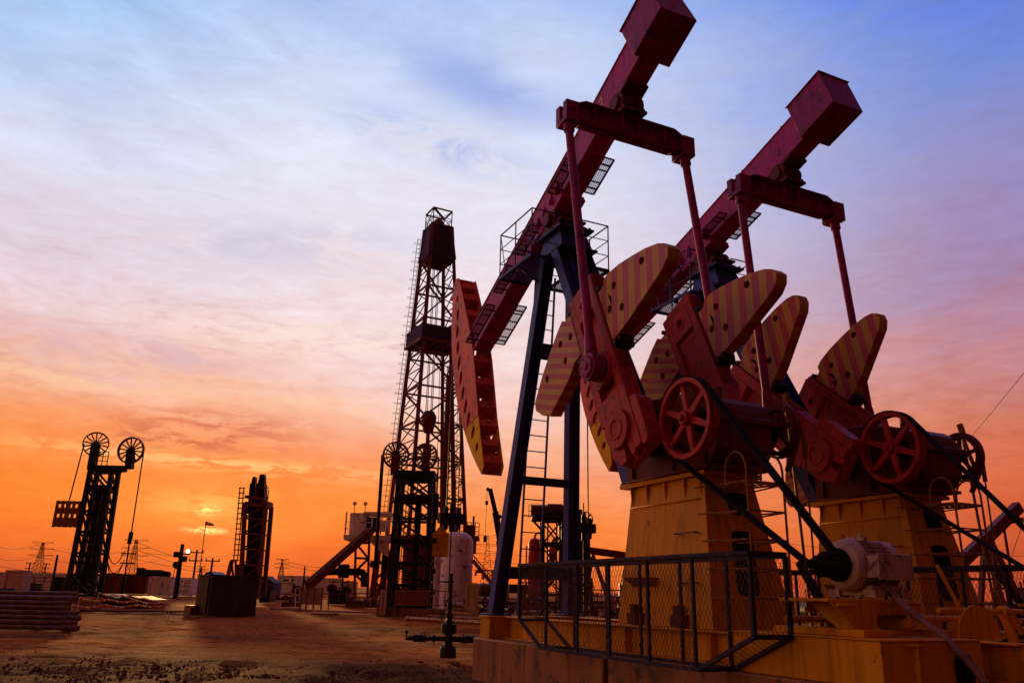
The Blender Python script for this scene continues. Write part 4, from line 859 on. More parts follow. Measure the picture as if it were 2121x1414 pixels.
    for px in (722, 756, 775, 793, 811): dk.bar((X(px), Y-2.5, za), (X(px), Y-2.5, zb), .12)
    for h in (.5, 1.1): dk.bar((X(720), Y-2.5, za+h), (X(727), Y-2.5, za+h), .06); dk.bar((X(756), Y-2.5, za+h), (X(775), Y-2.5, za+h), .07)
    dk.prism([(X(770), za-.5), (X(811), za-.5), (X(811), za-1.9), (X(800), za-1.7)], lambda a, c_, t: Vec((a, t, c_)), Y-2.4, Y-2.2)
    for px in (735, 757, 830, 848): dk.bar((X(px), Y-2, zb), (X(px), Y-2, zb+1), .06); dk.box(X(px)-.15, X(px)+.15, Y-2.1, Y-1.9, zb+.7, zb+1)
    dk.done('cabin_deck', 'white')
    pn = LB(root); pn.box(X(759), X(785), Y-1.4, Y-1.2, za+.3, zb-.3); pn.done('control_panel', 'blue')
    bn = LB(root); bn.box(X(788), X(812), Y-2.62, Y-2.58, za+.25, za+1.3); bn.done('railing_sheet', 'white')
    fr = LB(root); 
    for (a, c_) in (((734, 1240), (737, 1122)), ((761, 1240), (765, 1112)), ((737, 1124), (764, 1124)), ((736, 1155), (763, 1156)), ((735, 1184), (762, 1187)), ((737, 1124), (763, 1156)), ((763, 1156), (735, 1184)), ((735, 1188), (762, 1215))): fr.bar(P3(*a, Y-3), P3(*c_, Y-3), .2)
    fr.done('support_frame', 'mast')
    rm = LB(root); a = P3(768, 1098, Y-3); c_ = P3(638, 1212, Y-10); c_.z = max(c_.z, terr(0, Y-10)+.1); rm.bar(a, c_, .6, .62, up=(0, 0, 1)); rm.done('pipe_ramp', 'ramp')
    rl = LB(root); zf = at(960, 1112, Y).z
    for px in range(952, 993, 8): rl.bar((X(px), Y-2, zf), (X(px), Y-2, zf+1.2), .07)
    for h in (.4, .8, 1.2): rl.bar((X(952), Y-2, zf+h), (X(991), Y-2, zf+h), .06)
    rl.box(X(950), X(992), Y-2.2, Y+1, zf-.3, zf); rl.box(X(962), X(984), Y-1.8, Y-.8, zf, zf+1.0); rl.box(X(978), X(982), Y-1.8, Y-1.5, zf+1, zf+1.8); rl.box(X(972), X(986), Y-1.8, Y, zf-1.5, zf-.3); rl.done('rear_deck', 'brown')
derrick()
# ---- white tanks by the derrick
def tank(x0, x1, yt, Y, lab, m, name='storage_tank'):
    base = on((x0+x1)/2, Y); r = (at(x1, 1200, Y).x-at(x0, 1200, Y).x)/2; zt = at((x0+x1)/2, yt, Y).z; root = thing(name, base, lab, 'tank'); h = zt-base.z
    b = LB(root); b.lathe([(r, 0), (r, h-r*.75), (r*.96, h-r*.5), (r*.8, h-r*.22), (r*.5, h-.05), (.05, h)], base, (0, 0, 1), 40); b.done('shell', m)
    for k in (.25, .55, .8): b = LB(root); b.ring(base+Vec((0, 0, h*k)), (0, 0, 1), r+.002, r+.03, .06, 40); b.done('band', m)
    b = LB(root); b.box(base.x-r-.15, base.x-r+.1, base.y-.15, base.y+.1, base.z+h*.55, base.z+h*.6); b.done('side_bracket', m); return root
tank(911, 978, 1101, 64, 'wide domed white tank with dark rust spots behind the wellhead', 'tank')
tank(893, 912, 1140, 60, 'narrow white upright vessel left of the wide spotted tank', 'tank', 'pressure_vessel')
def stairs():
    Y = 62; base = on(1005, Y); root = thing('steel_stairway', base, 'slanting steel stairway going down right of the spotted tank', 'stairway')
    b = LB(root)
    for dy in (0, 1): b.bar(P3(979, 1160, Y, dy), P3(1022, 1212, Y, dy), .12, .28); b.bar(P3(979, 1148, Y, dy), P3(1022, 1198, Y, dy), .07)
    for i in range(12): b.bar(P3(979, 1160, Y).lerp(P3(1022, 1212, Y), i/11), P3(979, 1160, Y, 1).lerp(P3(1022, 1212, Y, 1), i/11), .25, .05); b.bar(P3(979, 1160, Y).lerp(P3(1022, 1212, Y), i/11), P3(979, 1148, Y).lerp(P3(1022, 1198, Y), i/11), .05)
    b.done('flight', 'mast'); b = LB(root); b.bar(P3(1020, 1180, Y), P3(1020, 1240, Y), .12); b.bar(P3(983, 1181, Y), P3(1060, 1181, Y), .1); b.smooth_path([P3(985, 1192, Y), P3(985, 1186, Y), P3(988, 1184, Y), P3(998, 1184, Y), P3(1001, 1187, Y), P3(1001, 1200, Y)], .08); b.done('stand_pipe', 'mast')
stairs()
# ---- crane
def crane():
    Y = 110; base = on(1040, Y); root = thing('mobile_crane', base, 'mobile crane with its telescopic boom raised behind the front blue leg', 'crane')
    b = LB(root); p = [P3(1045, 1200, Y), P3(1036, 1120, Y), P3(1026, 1060, Y), P3(1015, 1012, Y)]
    for i, w in enumerate((1.1, .85, .62)): b.bar(p[i], p[i+1], w)
    b.bar(P3(1008, 1011, Y), P3(1016, 1016, Y), .4); b.bar(P3(1030, 1070, Y), P3(1034, 1075, Y), 1.0); b.done('boom', 'dark')
    b = LB(root); h = P3(1009, 1012, Y); b.tube(h, h+Vec((-.1, 0, -6.2)), .05, 5); b.box(h.x-.3, h.x+.15, Y-.2, Y+.2, h.z-7, h.z-6.2); b.tube(h+Vec((0, 0, -1.6)), h+Vec((0, 0, -2.1)), .2, 8); b.done('hoist_line', 'dark')
    b = LB(root); b.box(base.x-2.5, base.x+6, Y-1.3, Y+1.3, base.z+.9, base.z+2.0); b.box(base.x+3.5, base.x+6, Y-1.3, Y+1.3, base.z+2, base.z+3.1)
    b.done('carrier', 'dark')
    for i in range(4): w = LB(root); c = Vec((base.x-1.8+i*2.2, Y-1.4, base.z+.6)); w.tube(c, c+Vec((0, .4, 0)), .6, 16); w.done('wheel', 'belt')
    b = LB(root); b.bar(P3(1050, 1150, Y), P3(1045, 1200, Y), .5); b.done('lift_cylinder', 'dark')
crane()
# ---- mast rig
def mast():
    Y = 66; base = on(512, Y); root = thing('folded_mast_rig', base, 'dark folded mast standing upright behind the dark corrugated box, ladder up its left side', 'rig mast'); z0 = base.z
    def Q(x, y, dy=0): return P3(x, y, Y, dy)
    b = LB(root)
    for dy in (0, 1.6): b.bar(Q(497, 1235, dy), Q(508, 1040, dy), .3); b.bar(Q(534, 1235, dy), Q(551, 1045, dy), .3)
    for i in range(7):
        k = i/6; a0, a1 = Q(497, 1235).lerp(Q(508, 1040), k), Q(534, 1235).lerp(Q(551, 1045), k); b.bar(a0, a1, .14)
        for dy in (1.6,): b.bar(a0, a0+Vec((0, dy, 0)), .1); b.bar(a1, a1+Vec((0, dy, 0)), .1)
        if i < 6: k2 = (i+1)/6; b.bar(a0, Q(534, 1235).lerp(Q(551, 1045), k2), .1)
    b.done('outer_frame', 'mast')
    def slab(x0, x1, x2, x3, ya, yb, y0_, y1_, m, nm):
        g = LB(root); g.hexa([Q(x0, yb, y0_), Q(x1, yb, y0_), Q(x1, yb, y1_), Q(x0, yb, y1_), Q(x2, ya, y0_), Q(x3, ya, y0_), Q(x3, ya, y1_), Q(x2, ya, y1_)]); g.done(nm, m)
    slab(501, 529, 512, 543, 1058, 1235, .5, 1.3, 'dark', 'inner_section'); slab(525, 546, 529, 545, 1000, 1062, .3, 1.2, 'dark', 'tip_section'); slab(530, 545, 535, 544, 980, 1000, .45, 1.0, 'dark', 'tip_section'); slab(509, 527, 515, 525.5, 1000, 1062, .3, 1.2, 'dark', 'tip_section'); slab(516, 525, 520, 525, 985, 1000, .45, 1.0, 'dark', 'tip_section')
    g = LB(root); g.box(*[Q(541, 1045).x, Q(554, 1045).x], Y, Y+1.6, Q(548, 1050).z, Q(548, 1037).z); 
    for zz in (1010, 1030, 1050): g.bar(Q(545, zz), Q(557, zz), .06)
    g.bar(Q(557, 1013), Q(554, 1037), .06); g.bar(Q(508, 1042), Q(551, 1048), .3); g.bar(Q(508, 1028), Q(545, 1033), .25); g.done('crown_platform', 'mast')
    l = LB(root)
    for dx in (0, 8): l.bar(Q(484+dx, 1160), Q(497+dx, 1010), .07)
    for i in range(15): a = Q(482, 1160).lerp(Q(495, 1010), i/14); c = Q(495, 1160).lerp(Q(508, 1010), i/14); l.bar(a, c, .08)
    l.done('ladder', 'mast')
    w = LB(root)
    for a, c in (((470, 1192), (478, 1160)), ((478, 1160), (490, 1160)), ((483, 1160), (474, 1192)), ((479, 1160), (483, 1192)), ((488, 1160), (489, 1235))): w.bar(Q(*a), Q(*c), .14)
    w.done('winch_frame', 'mast'); w = LB(root); w.box(Q(486, 1200).x, Q(499, 1200).x, Y, Y+1.5, z0, Q(492, 1168).z); w.done('winch_housing', 'mast')
mast()


# ------------------------------------------------------------------ boxes, sheds and small plant
def boxthing(name, x0, x1, ytop, Y, m, lab, cat, group=None, depth=2.4, rz=0, lift=0, corr=True, doors=False, seams=0):
    a, c = at(x0, ytop, Y), at(x1, ytop, Y); w = c.x-a.x; base = Vec(((a.x+c.x)/2, Y+depth/2, terr(0, Y)+lift)); h = (a.z+c.z)/2-base.z
    root = thing(name, base, lab, cat, group, rz); b = MB()
    b.box(-w/2, w/2, -depth/2, depth/2, .12, h)
    if corr:
        n = int(w/.28)
        for i in range(n): x = -w/2+.08+i*w/n; b.box(x, x+w/n*.45, -depth/2-.045, -depth/2, .25, h-.15)
    for sx in (-1, 1):
        b.box(sx*(w/2-.03)-.06, sx*(w/2-.03)+.06, -depth/2-.07, -depth/2+.06, .1, h+.03)
    b.box(-w/2-.03, w/2+.03, -depth/2-.06, -depth/2+.05, h-.12, h+.04); b.box(-w/2-.03, w/2+.03, -depth/2-.06, -depth/2+.05, 0.05, .25)
    b.build('body', m, root)
    if doors:
        d = MB()
        for x in (-w*.28, -w*.1, w*.1, w*.28): d.tube((x, -depth/2-.09, .25), (x, -depth/2-.09, h-.15), .025, 6)
        for z in (.3, .55, .8):
            d.box(-w/2+.1, w/2-.1, -depth/2-.075, -depth/2-.05, h*z-.02, h*z+.02)
        d.build('door_bar', 'dark', root)
    return root, w, h, depth
CG = 'shipping containers in a row'
boxthing('container', 208, 252, 1187, 95, 'brown', 'dull red container behind the leg of the leftmost tower pump', 'container', CG)
boxthing('container', 253, 306, 1189, 96, 'brown', 'dull red container touching the left side of the pale one, dark lumps on its roof', 'container', CG)
boxthing('container', 311, 358, 1194, 86, 'white', 'pale container with plain ribbed side, left of the one showing doors', 'container', CG, depth=2.4)
boxthing('container', 364, 399, 1196, 90, 'white', 'pale container end with door bars beside the dark corrugated box', 'container', CG, corr=False, doors=True)
boxthing('container', 644, 706, 1197, 120, 'white', 'pale ribbed container behind the slanting pipe ramp', 'container', CG)
rt_, w_, h_, d_ = boxthing('dark_skip', 398, 520, 1193, 44, 'box', 'large dark corrugated steel box standing on the dirt in the middle distance', 'steel box', None, depth=2.2, corr=False)

for ch in list(rt_.children): bpy.data.objects.remove(ch)
def darkbox():
    rt_.rotation_euler = (0, 0, radians(38)); c = at(444, 1268, 43.2); rt_.location = Vec((c.x-.05, 45.0, terr(0, 44)-.03))
    h = at(444, 1192, 44).z-rt_.location.z; b = MB(); wx, wy = 2.5, 2.0
    b.box(-wx/2, wx/2, -wy/2, wy/2, .1, h)
    for i in range(6): y = -wy/2+.2+i*(wy-.3)/6; b.box(-wx/2-.10, -wx/2, y, y+.22, .15, h-.1)
    b.box(-wx/2-.12, wx/2+.06, -wy/2-.06, wy/2+.06, h-.02, h+.06); b.box(-wx/2, wx/2, -wy/2-.04, -wy/2, .0, .2); b.box(-wx/2-.05, wx/2, -wy/2, wy/2, 0, .12)
    b.build('body', 'box', rt_, bevel=.01); b = MB(); b.box(-wx/2-.5, -wx/2-.12, .2, 1.2, .0, .5); b.build('step_box', 'brown', rt_)
darkbox()
boxthing('storage_shed', -60, 205, 1186, 112, 'white', 'long low pale shed across the far left behind the cabinet', 'shed', None, depth=5)
boxthing('equipment_cabinet', 14, 52, 1181, 70, 'beige', 'tall beige cabinet at the far left above the pipe stack', 'cabinet', 'equipment cabinets', depth=1.2, corr=False)
boxthing('equipment_cabinet', 966, 990, 1208, 50, 'beige', 'pale cabinet just left of the front blue leg', 'cabinet', 'equipment cabinets', depth=1.0, corr=False, lift=.3)
boxthing('equipment_cabinet', 1038, 1054, 1211, 52, 'beige', 'narrow pale cabinet just right of the front blue leg', 'cabinet', 'equipment cabinets', depth=1.0, corr=False, lift=.3)
boxthing('equipment_cabinet', 790, 800, 1222, 49, 'beige', 'small pale cabinet at the foot of the tower pump before the derrick', 'cabinet', 'equipment cabinets', depth=.5, corr=False)
rt_, w_, h_, d_ = boxthing('site_building', 577, 642, 1192, 125, 'white', 'white two-storey site cabin with small windows, right of the folded mast', 'building', None, depth=5, corr=False)
for i, (fx, fz) in enumerate(((-.33, .7), (-.24, .7), (-.06, .72), (-.02, .45), (.3, .72))):
    b = MB(); b.box(w_*fx, w_*(fx+.06), -d_/2-.08, -d_/2-.02, h_*fz, h_*(fz+.1)); b.build('window', 'gap', rt_)
b = MB(); b.box(-w_/2, w_*.05, -d_/2-.12, -d_/2-.02, h_*.58, h_*.6)
for i in range(6): b.box(w_*.02+i*.2, w_*.02+i*.2+.05, -d_/2-.9, -d_/2-.1, .1, h_*.45)
b.bar((-w_*.1, -d_/2-.9, .1), (w_*.25, -d_/2-.9, h_*.5), .08); b.build('outside_stair', 'mast', rt_)
boxthing('storage_shed', 150, 200, 1192, 130, 'white', 'pale shed end seen between the legs of the leftmost tower pump', 'shed', None, depth=4)
boxthing('container', 860, 900, 1205, 100, 'white', 'pale container low behind the second tower pump', 'container', CG)
boxthing('container', 1000, 1040, 1208, 95, 'brown', 'dull red container far behind the front blue leg', 'container', CG)
boxthing('container', 706, 735, 1203, 110, 'beige', 'beige container right of the pale one behind the pipe ramp', 'container', CG)
def mound(x0, x1, yt, Y, lab, m, nm='covered_heap', cat='heap'):
    a, c = at(x0, yt, Y), at(x1, yt, Y); base = Vec(((a.x+c.x)/2, Y, terr(0, Y))); h = a.z-base.z; w = c.x-a.x; b = MB(); pts = [(-.5, 0), (-.5, .6), (-.3, .95), (-.05, 1), (.2, .85), (.5, .7), (.5, 0)]
    b.prism([(x*w, z*h) for x, z in pts], lambda a_, c_, t: Vec((a_, t, c_)), -1.5, 1.5); o = b.build(nm, m, label=lab, cat=cat); o.location = base; return o
mound(540, 577, 1192, 92, 'dark sheeted heap between the folded mast and the white cabin', 'tarp')
mound(431, 472, 1183, 70, 'dark blue sheeted load with slatted rails on top behind the dark box', 'blue', 'sheeted_load', 'load')
# dark lumps on the container roof
for i, (px, py, r) in enumerate(((311, 1187, .42), (325, 1188, .45), (337, 1189, .36))):
    c = at(px, py, 94.5); b = MB(); b.lathe([(.05, -.9), (r*.8, -.8), (r, -.4), (r, .4), (r*.8, .8), (.05, .9)], (0, 0, 0), (1, .2, 0), 14); o = b.build('rubber_fender', 'belt', label=['leftmost', 'middle', 'rightmost'][i]+' of the three black rubber rolls on the red container roof', cat='roll', group='rubber rolls on the container roof'); o.location = c
c = at(292, 1184, 94.5); b = MB(); b.box(-.4, .4, -.3, .3, -.35, .35); b.box(-.45, .45, -.35, .35, .35, .42); o = b.build('junction_box', 'dark', label='small black box standing on the red container roof', cat='box'); o.location = c
# plant round the foot of the leftmost tower
def drumthing(nm, x, Y, ztop_px, r, L, m, lab, cat, ax=(1, 0, 0), legs=True):
    p = at(x, ztop_px, Y); base = Vec((p.x, Y, terr(0, Y))); root = thing(nm, base, lab, cat); cz = p.z-base.z-r; b = MB(); a = Vec(ax).normalized()
    b.lathe([(.05, -L/2-.1), (r*.7, -L/2-.06), (r, -L/2+.08), (r, L/2-.08), (r*.7, L/2+.06), (.05, L/2+.1)], (0, 0, cz), a, 20)
    b.ring(a*-L*.3+Vec((0, 0, cz)), a, r, r+.05, .08, 24); b.ring(a*L*.3+Vec((0, 0, cz)), a, r, r+.05, .08, 24); b.build('drum', m, root)
    b = MB()
    for s in (-1, 1): e = a*L*.3*s; b.box(e.x-.1, e.x+.1, e.y-r*.6, e.y+r*.6, 0, max(.1, cz-r*.6))
    b.box(-L*.45, L*.45, -r*.7, -r*.5, 0, .12); b.build('cradle', 'dark', root); return root
drumthing('engine_tank', 172, 72, 1196, .62, 1.7, 'dark', 'dark horizontal drum tank between the legs of the leftmost tower pump', 'tank')
drumthing('engine_tank', 1015, 56, 1208, .45, 1.6, 'rust', 'horizontal rusty drum between the two pale cabinets by the blue leg', 'tank', (1, .4, 0))
boxthing('generator', 112, 134, 1195, 74, 'dark', 'dark generator box left of the leftmost tower pump leg', 'generator', None, depth=1.2)
boxthing('generator', 53, 72, 1207, 72, 'dark', 'small dark machine right of the beige cabinet at the far left', 'generator', None, depth=1.2)

boxthing('engine_skid', 540, 560, 1222, 70, 'dark', 'low dark skid at the right foot of the folded mast', 'engine', None, depth=2)
def barrier(x0, x1, yt, Y, lab):
    a, c = at(x0, yt, Y), at(x1, yt, Y); base = Vec(((a.x+c.x)/2, Y, terr(0, Y))); w = c.x-a.x; h = a.z-base.z; b = MB(); b.box(-w/2, w/2, -.4, .4, 0, h); b.box(-w*.1, -w*.07, -.42, -.4, .1, h); o = b.build('concrete_block', 'conc', label=lab, cat='concrete block', bevel=.03); o.location = base
barrier(160, 208, 1236, 50, 'low concrete block on the dirt below the leftmost tower pump')
# rails and pens left
def rails():
    Y = 74; base = on(85, Y); root = thing('pipe_railing', base, 'thin pipe railing between the cabinet and the leftmost tower pump', 'railing'); b = LB(root)
    for px in (60, 72, 92, 112): b.bar(on(px, Y), P3(px+1, 1194, Y), .07)
    for py in (1194, 1202): b.bar(P3(58, py, Y), P3(118, py+2, Y), .06)
    b.done('rail', 'mast')
rails()
# pennant lines
def pennants():
    rnd = random.Random(5); k = 0
    runs = [((165, 1236, 44), (345, 1245, 42), 44, 'upper'), ((205, 1226, 52), (350, 1243, 50), 40, 'rear'), ((150, 1251, 40), (352, 1250, 39), 40, 'lower')]
    for (x0, y0, Y0), (x1, y1, Y1), n, tag_ in runs:
        a, c = at(x0, y0, Y0), at(x1, y1, Y1); root = thing('pennant_line', a, {'upper': 'middle of the three colourful pennant lines sagging over the dirt', 'rear': 'farthest pennant line, highest in the picture below the red containers', 'lower': 'nearest pennant line, lowest, just above the long thin pipe'}[tag_], 'pennant line', 'pennant lines round the left tower pump')
        f = lambda t: a.lerp(c, t)+Vec((0, 0, -.10*sin(pi*((t*3) % 1))))
        b = LB(root); b.path([f(i/30) for i in range(31)], .012, 4)
        for q_ in (a, c): b.tube(Vec((q_.x, q_.y, terr(0, q_.y))), q_, .02, 6)
        b.done('cord', 'wht'); mats = ['redf', 'yelf', 'orange', 'wht']
        for i in range(n):
            t = (i+.5)/n; p = f(t); w = .07; d = rnd.uniform(.07, .12); g = LB(root); tw = rnd.uniform(-.12, .12)
            g.add([p+Vec((-w, 0, 0)), p+Vec((w, 0, 0)), p+Vec((tw, rnd.uniform(-.1, .1), -d)), p+Vec((-w, .01, 0)), p+Vec((w, .01, 0)), p+Vec((tw, .01, -d))], [(0, 1, 2), (5, 4, 3), (0, 3, 4, 1), (1, 4, 5, 2), (2, 5, 3, 0)]); g.done('pennant', rnd.choice(mats))
pennants()
# dark jumble behind pennants
mound(215, 262, 1229, 56, 'dark rubble pile behind the pennant lines, left part', 'dark', 'rubble_pile', 'rubble'); mound(262, 330, 1233, 54, 'low dark rubble pile under the pennants beside the pale container', 'dark', 'rubble_pile', 'rubble')
# ------------------------------------------------------------------ pipes
def pipe_stack():
    rows = [(1300, 28.6, 163), (1291, 28.8, 158), (1281, 29.0, 166), (1272, 29.2, 162), (1261, 29.4, 144), (1251, 29.6, 146), (1242, 29.8, 160), (1232, 30.2, 160)]
    rnd = random.Random(2); labs = ['lowest', 'second', 'third', 'fourth', 'fifth', 'sixth', 'seventh', 'topmost']
    for i, (py, Y, xe) in enumerate(rows):
        r = .075; z = terr(0, Y)+.09+i*.152; e = at(xe, py, Y); a = Vec((e.x, Y, z)); d = Vec((-1, rnd.uniform(-.01, .01), 0)); b = MB(); b.tube((0, 0, 0), d*9, r, 14); b.tube(d*.02, d*.55, r*1.22, 14); b.ring((0, 0, 0), (1, 0, 0), r*.7, r*1.05, .02, 14)
        b.tube(d*3.1, d*3.35, r*1.15, 14)
        o = b.build('steel_pipe', 'rust', label=labs[i]+' long rusty pipe counted up from the ground in the left stack', cat='pipe', group='rusty pipes stacked at the left edge'); o.location = a
        if i < 7:
            b = MB(); b.tube((0, 0, 0), (-9, 0, 0), r*.95, 12); o = b.build('steel_pipe', 'rust', label='rusty pipe hidden half behind the '+labs[i]+' one of the left stack', cat='pipe', group='rusty pipes stacked at the left edge'); o.location = a+Vec((-.2-rnd.random()*.5, .2, .03))
    for x in (-22.0, -18.4):
        b = MB(); b.box(-.06, .06, -.5, .7, 0, 1.3); b.build('pipe_rack_post', 'dark', label='dark timber bearer standing behind the left pipe stack, '+('outer' if x < -20 else 'inner')+' one', cat='post', group='bearers behind the pipe stack').location = (x, 30.9, terr(0, 31))
pipe_stack()
def loose(p0, p1, r, m, lab, nm='steel_pipe', cat='pipe'):
    a = Vec(p0); b = MB(); b.tube((0, 0, 0), Vec(p1)-a, r, 12); b.tube((0, 0, 0), (Vec(p1)-a)*.03, r*1.2, 12); o = b.build(nm, m, label=lab, cat=cat); o.location = a; return o
def gp_(x, y, lift=0):   # ground point for a pixel on the yard
    lo, hi = 5.0, 400.0
    for _ in range(60):
        mid = (lo+hi)/2; p = at(x, y, mid)
        if p.z > terr(p.x, mid): lo = mid
        else: hi = mid
    p = at(x, y, lo); p.z = terr(p.x, lo)+lift; return p
loose(gp_(843, 1284, .1), gp_(1030, 1296, .1), .10, 'brass', 'thick shiny rusty pipe on the dirt reaching to the plinth end')
loose(gp_(888, 1277, .07), gp_(1030, 1285, .07), .06, 'brass', 'thinner pipe lying behind the thick one by the wellhead')
loose(gp_(165, 1266, .05), gp_(398, 1268, .05), .05, 'dark', 'long thin dark pipe on the dirt left of the dark box')
loose(gp_(645, 1273, .05), gp_(702, 1273, .05), .05, 'brass', 'short bright pipe in front of the panel screen')
loose(gp_(560, 1262, .05), gp_(760, 1270, .05), .05, 'rust', 'thin rusty pipe on the dirt behind the short bright one')
loose(gp_(925, 1262, .45), at(1060, 1263, 50), .22, 'rust', 'thick lagged pipeline running behind the wellhead')
for i, (x0, y0, x1, y1, r) in enumerate(((985, 1238, 1085, 1240, .1), (960, 1246, 1100, 1249, .12), (1000, 1254, 1120, 1256, .09), (1060, 1258, 1270, 1256, .12), (1070, 1266, 1270, 1264, .06), (1100, 1248, 1275, 1246, .08))):
    Y = 53-i*1.3; loose(at(x0, y0, Y), at(x1, y1, Y), r, ('white' if i in (0, 4) else 'rust'), ['pale thin line', 'rusty line', 'second rusty line', 'long brown line', 'pale low line', 'upper brown line'][i]+' of the pipe runs behind the first plinth, '+['highest left', 'under the pale one', 'lowest left', 'through the fence', 'nearest the yellow beam', 'behind the fence'][i], 'pipeline', 'pipeline')
def manifold():
    Y = 72; base = on(715, Y); root = thing('exhaust_pipe', base, 'raised dark pipe with a fat silencer in front of the derrick legs', 'pipe'); b = LB(root)
    b.smooth_path([P3(672, 1184, Y), P3(700, 1183, Y), P3(745, 1184, Y), P3(751, 1185, Y), P3(754, 1189, Y), P3(754, 1215, Y)], .30, 10); b.bar(P3(710, 1190, Y), P3(709, 1235, Y), .12); b.done('pipe_run', 'dark')
    b = LB(root); b.tube(P3(702, 1182, Y), P3(722, 1182, Y), .58, 16); b.done('silencer', 'dark')
manifold()
def screen():
    Y = 57; base = on(660, Y); root = thing('panel_screen', base, 'framed screen of dusty panels standing on the dirt before the pipe ramp', 'screen'); b = LB(root)
    xs = [626, 639, 654, 670]; z1 = P3(650, 1217, Y).z; z0 = base.z+.5
    for px in xs: p = at(px, 1200, Y); b.bar((p.x, Y, base.z), (p.x, Y, z1), .10)
    b.bar((at(624, 1200, Y).x, Y, z1), (at(672, 1200, Y).x, Y, z1), .06); b.bar((at(670, 1200, Y).x, Y, base.z+1.0), (at(686, 1200, Y).x, Y, base.z+1.0), .06); b.bar((at(685, 1200, Y).x, Y, base.z), (at(685, 1200, Y).x, Y, base.z+1.0), .06)
    b.done('frame', 'mast'); b = LB(root)
    for a, c in zip(xs[:-1], xs[1:]): b.box(at(a, 1200, Y).x+.07, at(c, 1200, Y).x-.07, Y-.02, Y+.02, z0-.2, z1-.06)
    b.done('panel', 'glass'); b = LB(root)
    for px in (612, 621): b.bar(P3(px, 1218, Y), P3(px-1, 1262, Y), .05)
    for py in (1218, 1232, 1246): b.bar(P3(612, py, Y), P3(621, py, Y), .05)
    b.bar(P3(606, 1264, Y), P3(613, 1250, Y), .05); b.bar(P3(627, 1264, Y), P3(620, 1250, Y), .05); b.done('trestle', 'wht')
screen()
def pen():
    Y = 45.5; base = on(860, Y); root = thing('slab_fence', base, 'low pale-framed fence on the slab before the second tower pump', 'fence'); b = LB(root); zb = P3(860, 1252, Y).z; zt = P3(860, 1223, Y).z
    xs = [at(p, 1200, Y).x for p in (821, 839, 888, 924, 945)]
    for x in xs: b.bar((x, Y, base.z), (x, Y, zt), .05)
    b.bar((xs[0], Y, zt), (xs[-1], Y, zt), .06); b.bar((xs[0], Y, zb), (xs[-1], Y, zb), .05); b.done('frame', 'yeld'); b = LB(root); b.box(xs[0]+.03, xs[2]-.03, Y-.01, Y+.02, zb+.03, zt-.04); b.done('infill', 'mast')
pen()
# vessels and machines behind the first unit
def vessel():
    Y = 55; base = on(1107, Y); r = .42; root = thing('red_vessel', base, 'upright orange-red vessel with a swan-neck pipe seen through the ladder', 'vessel'); zt = at(1107, 1114, Y).z-base.z; b = MB(); b.lathe([(r, .5), (r, zt-.3), (r*.85, zt-.1), (r*.4, zt), (.05, zt)], (0, 0, 0), (0, 0, 1), 22); b.build('shell', 'red', root)
    b = MB(); b.smooth_path([(0, 0, zt-.05), (0, 0, zt+.15), (.1, 0, zt+.32), (.35, 0, zt+.36), (.55, 0, zt+.25), (.6, 0, zt), (.6, 0, .4)], .07, 8); b.tube((-.55, 0, .4), (-.55, 0, zt-.5), .05, 6); b.box(-.6, .65, -.3, .3, 0, .5); b.build('neck_pipe', 'rust', root)
vessel()
def machine(x0, x1, yt, Y, lab, m='rust', nm='pump_skid'):
    rnd = random.Random(int(x0)); a, c = at(x0, yt, Y), at(x1, yt, Y); base = Vec(((a.x+c.x)/2, Y, terr(0, Y))); w = c.x-a.x; h = a.z-base.z; root = thing(nm, base, lab, 'machine'); b = MB()
    b.box(-w/2, w/2, -.7, .7, .05, .25)
    for i in range(5):
        x = -w/2+w*(i+.5)/5; hh = h*rnd.uniform(.45, 1); b.box(x-w*.07, x+w*.08, -.4, .4, .25, hh*.75); b.tube((x, -.45, hh*.6), (x, .45, hh*.6), h*.16, 12)
        b.tube((x, 0, hh*.7), (x, 0, hh), .05, 6)
    b.build('pump_body', m, root); b = MB()
    for z in (.4, .62, .85): b.tube((-w/2, -.5, h*z), (w/2, -.5+rnd.uniform(-.1, .1), h*z), .04, 6)
    for x in (-w/2, -w/4, w*.1, w/2): b.tube((x, -.5, .1), (x, -.5, h*.95), .035, 6)
    b.build('pipework', 'mast', root)
machine(686, 724, 1196, 70, 'dark engine set under the pipe with a silencer', 'dark', 'engine_skid')
machine(590, 622, 1232, 60, 'red-brown low pump left of the panel screen', 'brown')
machine(1250, 1290, 1236, 40, 'dark valve group between the fence and the yellow pedestal', 'dark')
machine(722, 800, 1222, 62, 'low tangle of pumps and pipes at the foot of the derrick cabin', 'rust')
machine(560, 622, 1226, 80, 'low machinery before the white site cabin', 'dark')
machine(1076, 1112, 1214, 50, 'yellowish pump skid left behind the ladder foot', 'yeld')
machine(1176, 1235, 1222, 47, 'dark pump skid behind the fence, left of the yellow pedestal', 'dark')
machine(1228, 1290, 1212, 60, 'pale pump skid under the small red pump jack', 'white')
machine(1002, 1040, 1222, 60, 'rusty pump group behind the front blue leg', 'rust')
machine(2040, 2130, 1196, 30, 'red machine behind the right-hand guard fence', 'redd')
machine(1660, 1760, 1215, 36, 'dark pump skid between the two yellow pedestals', 'dark')
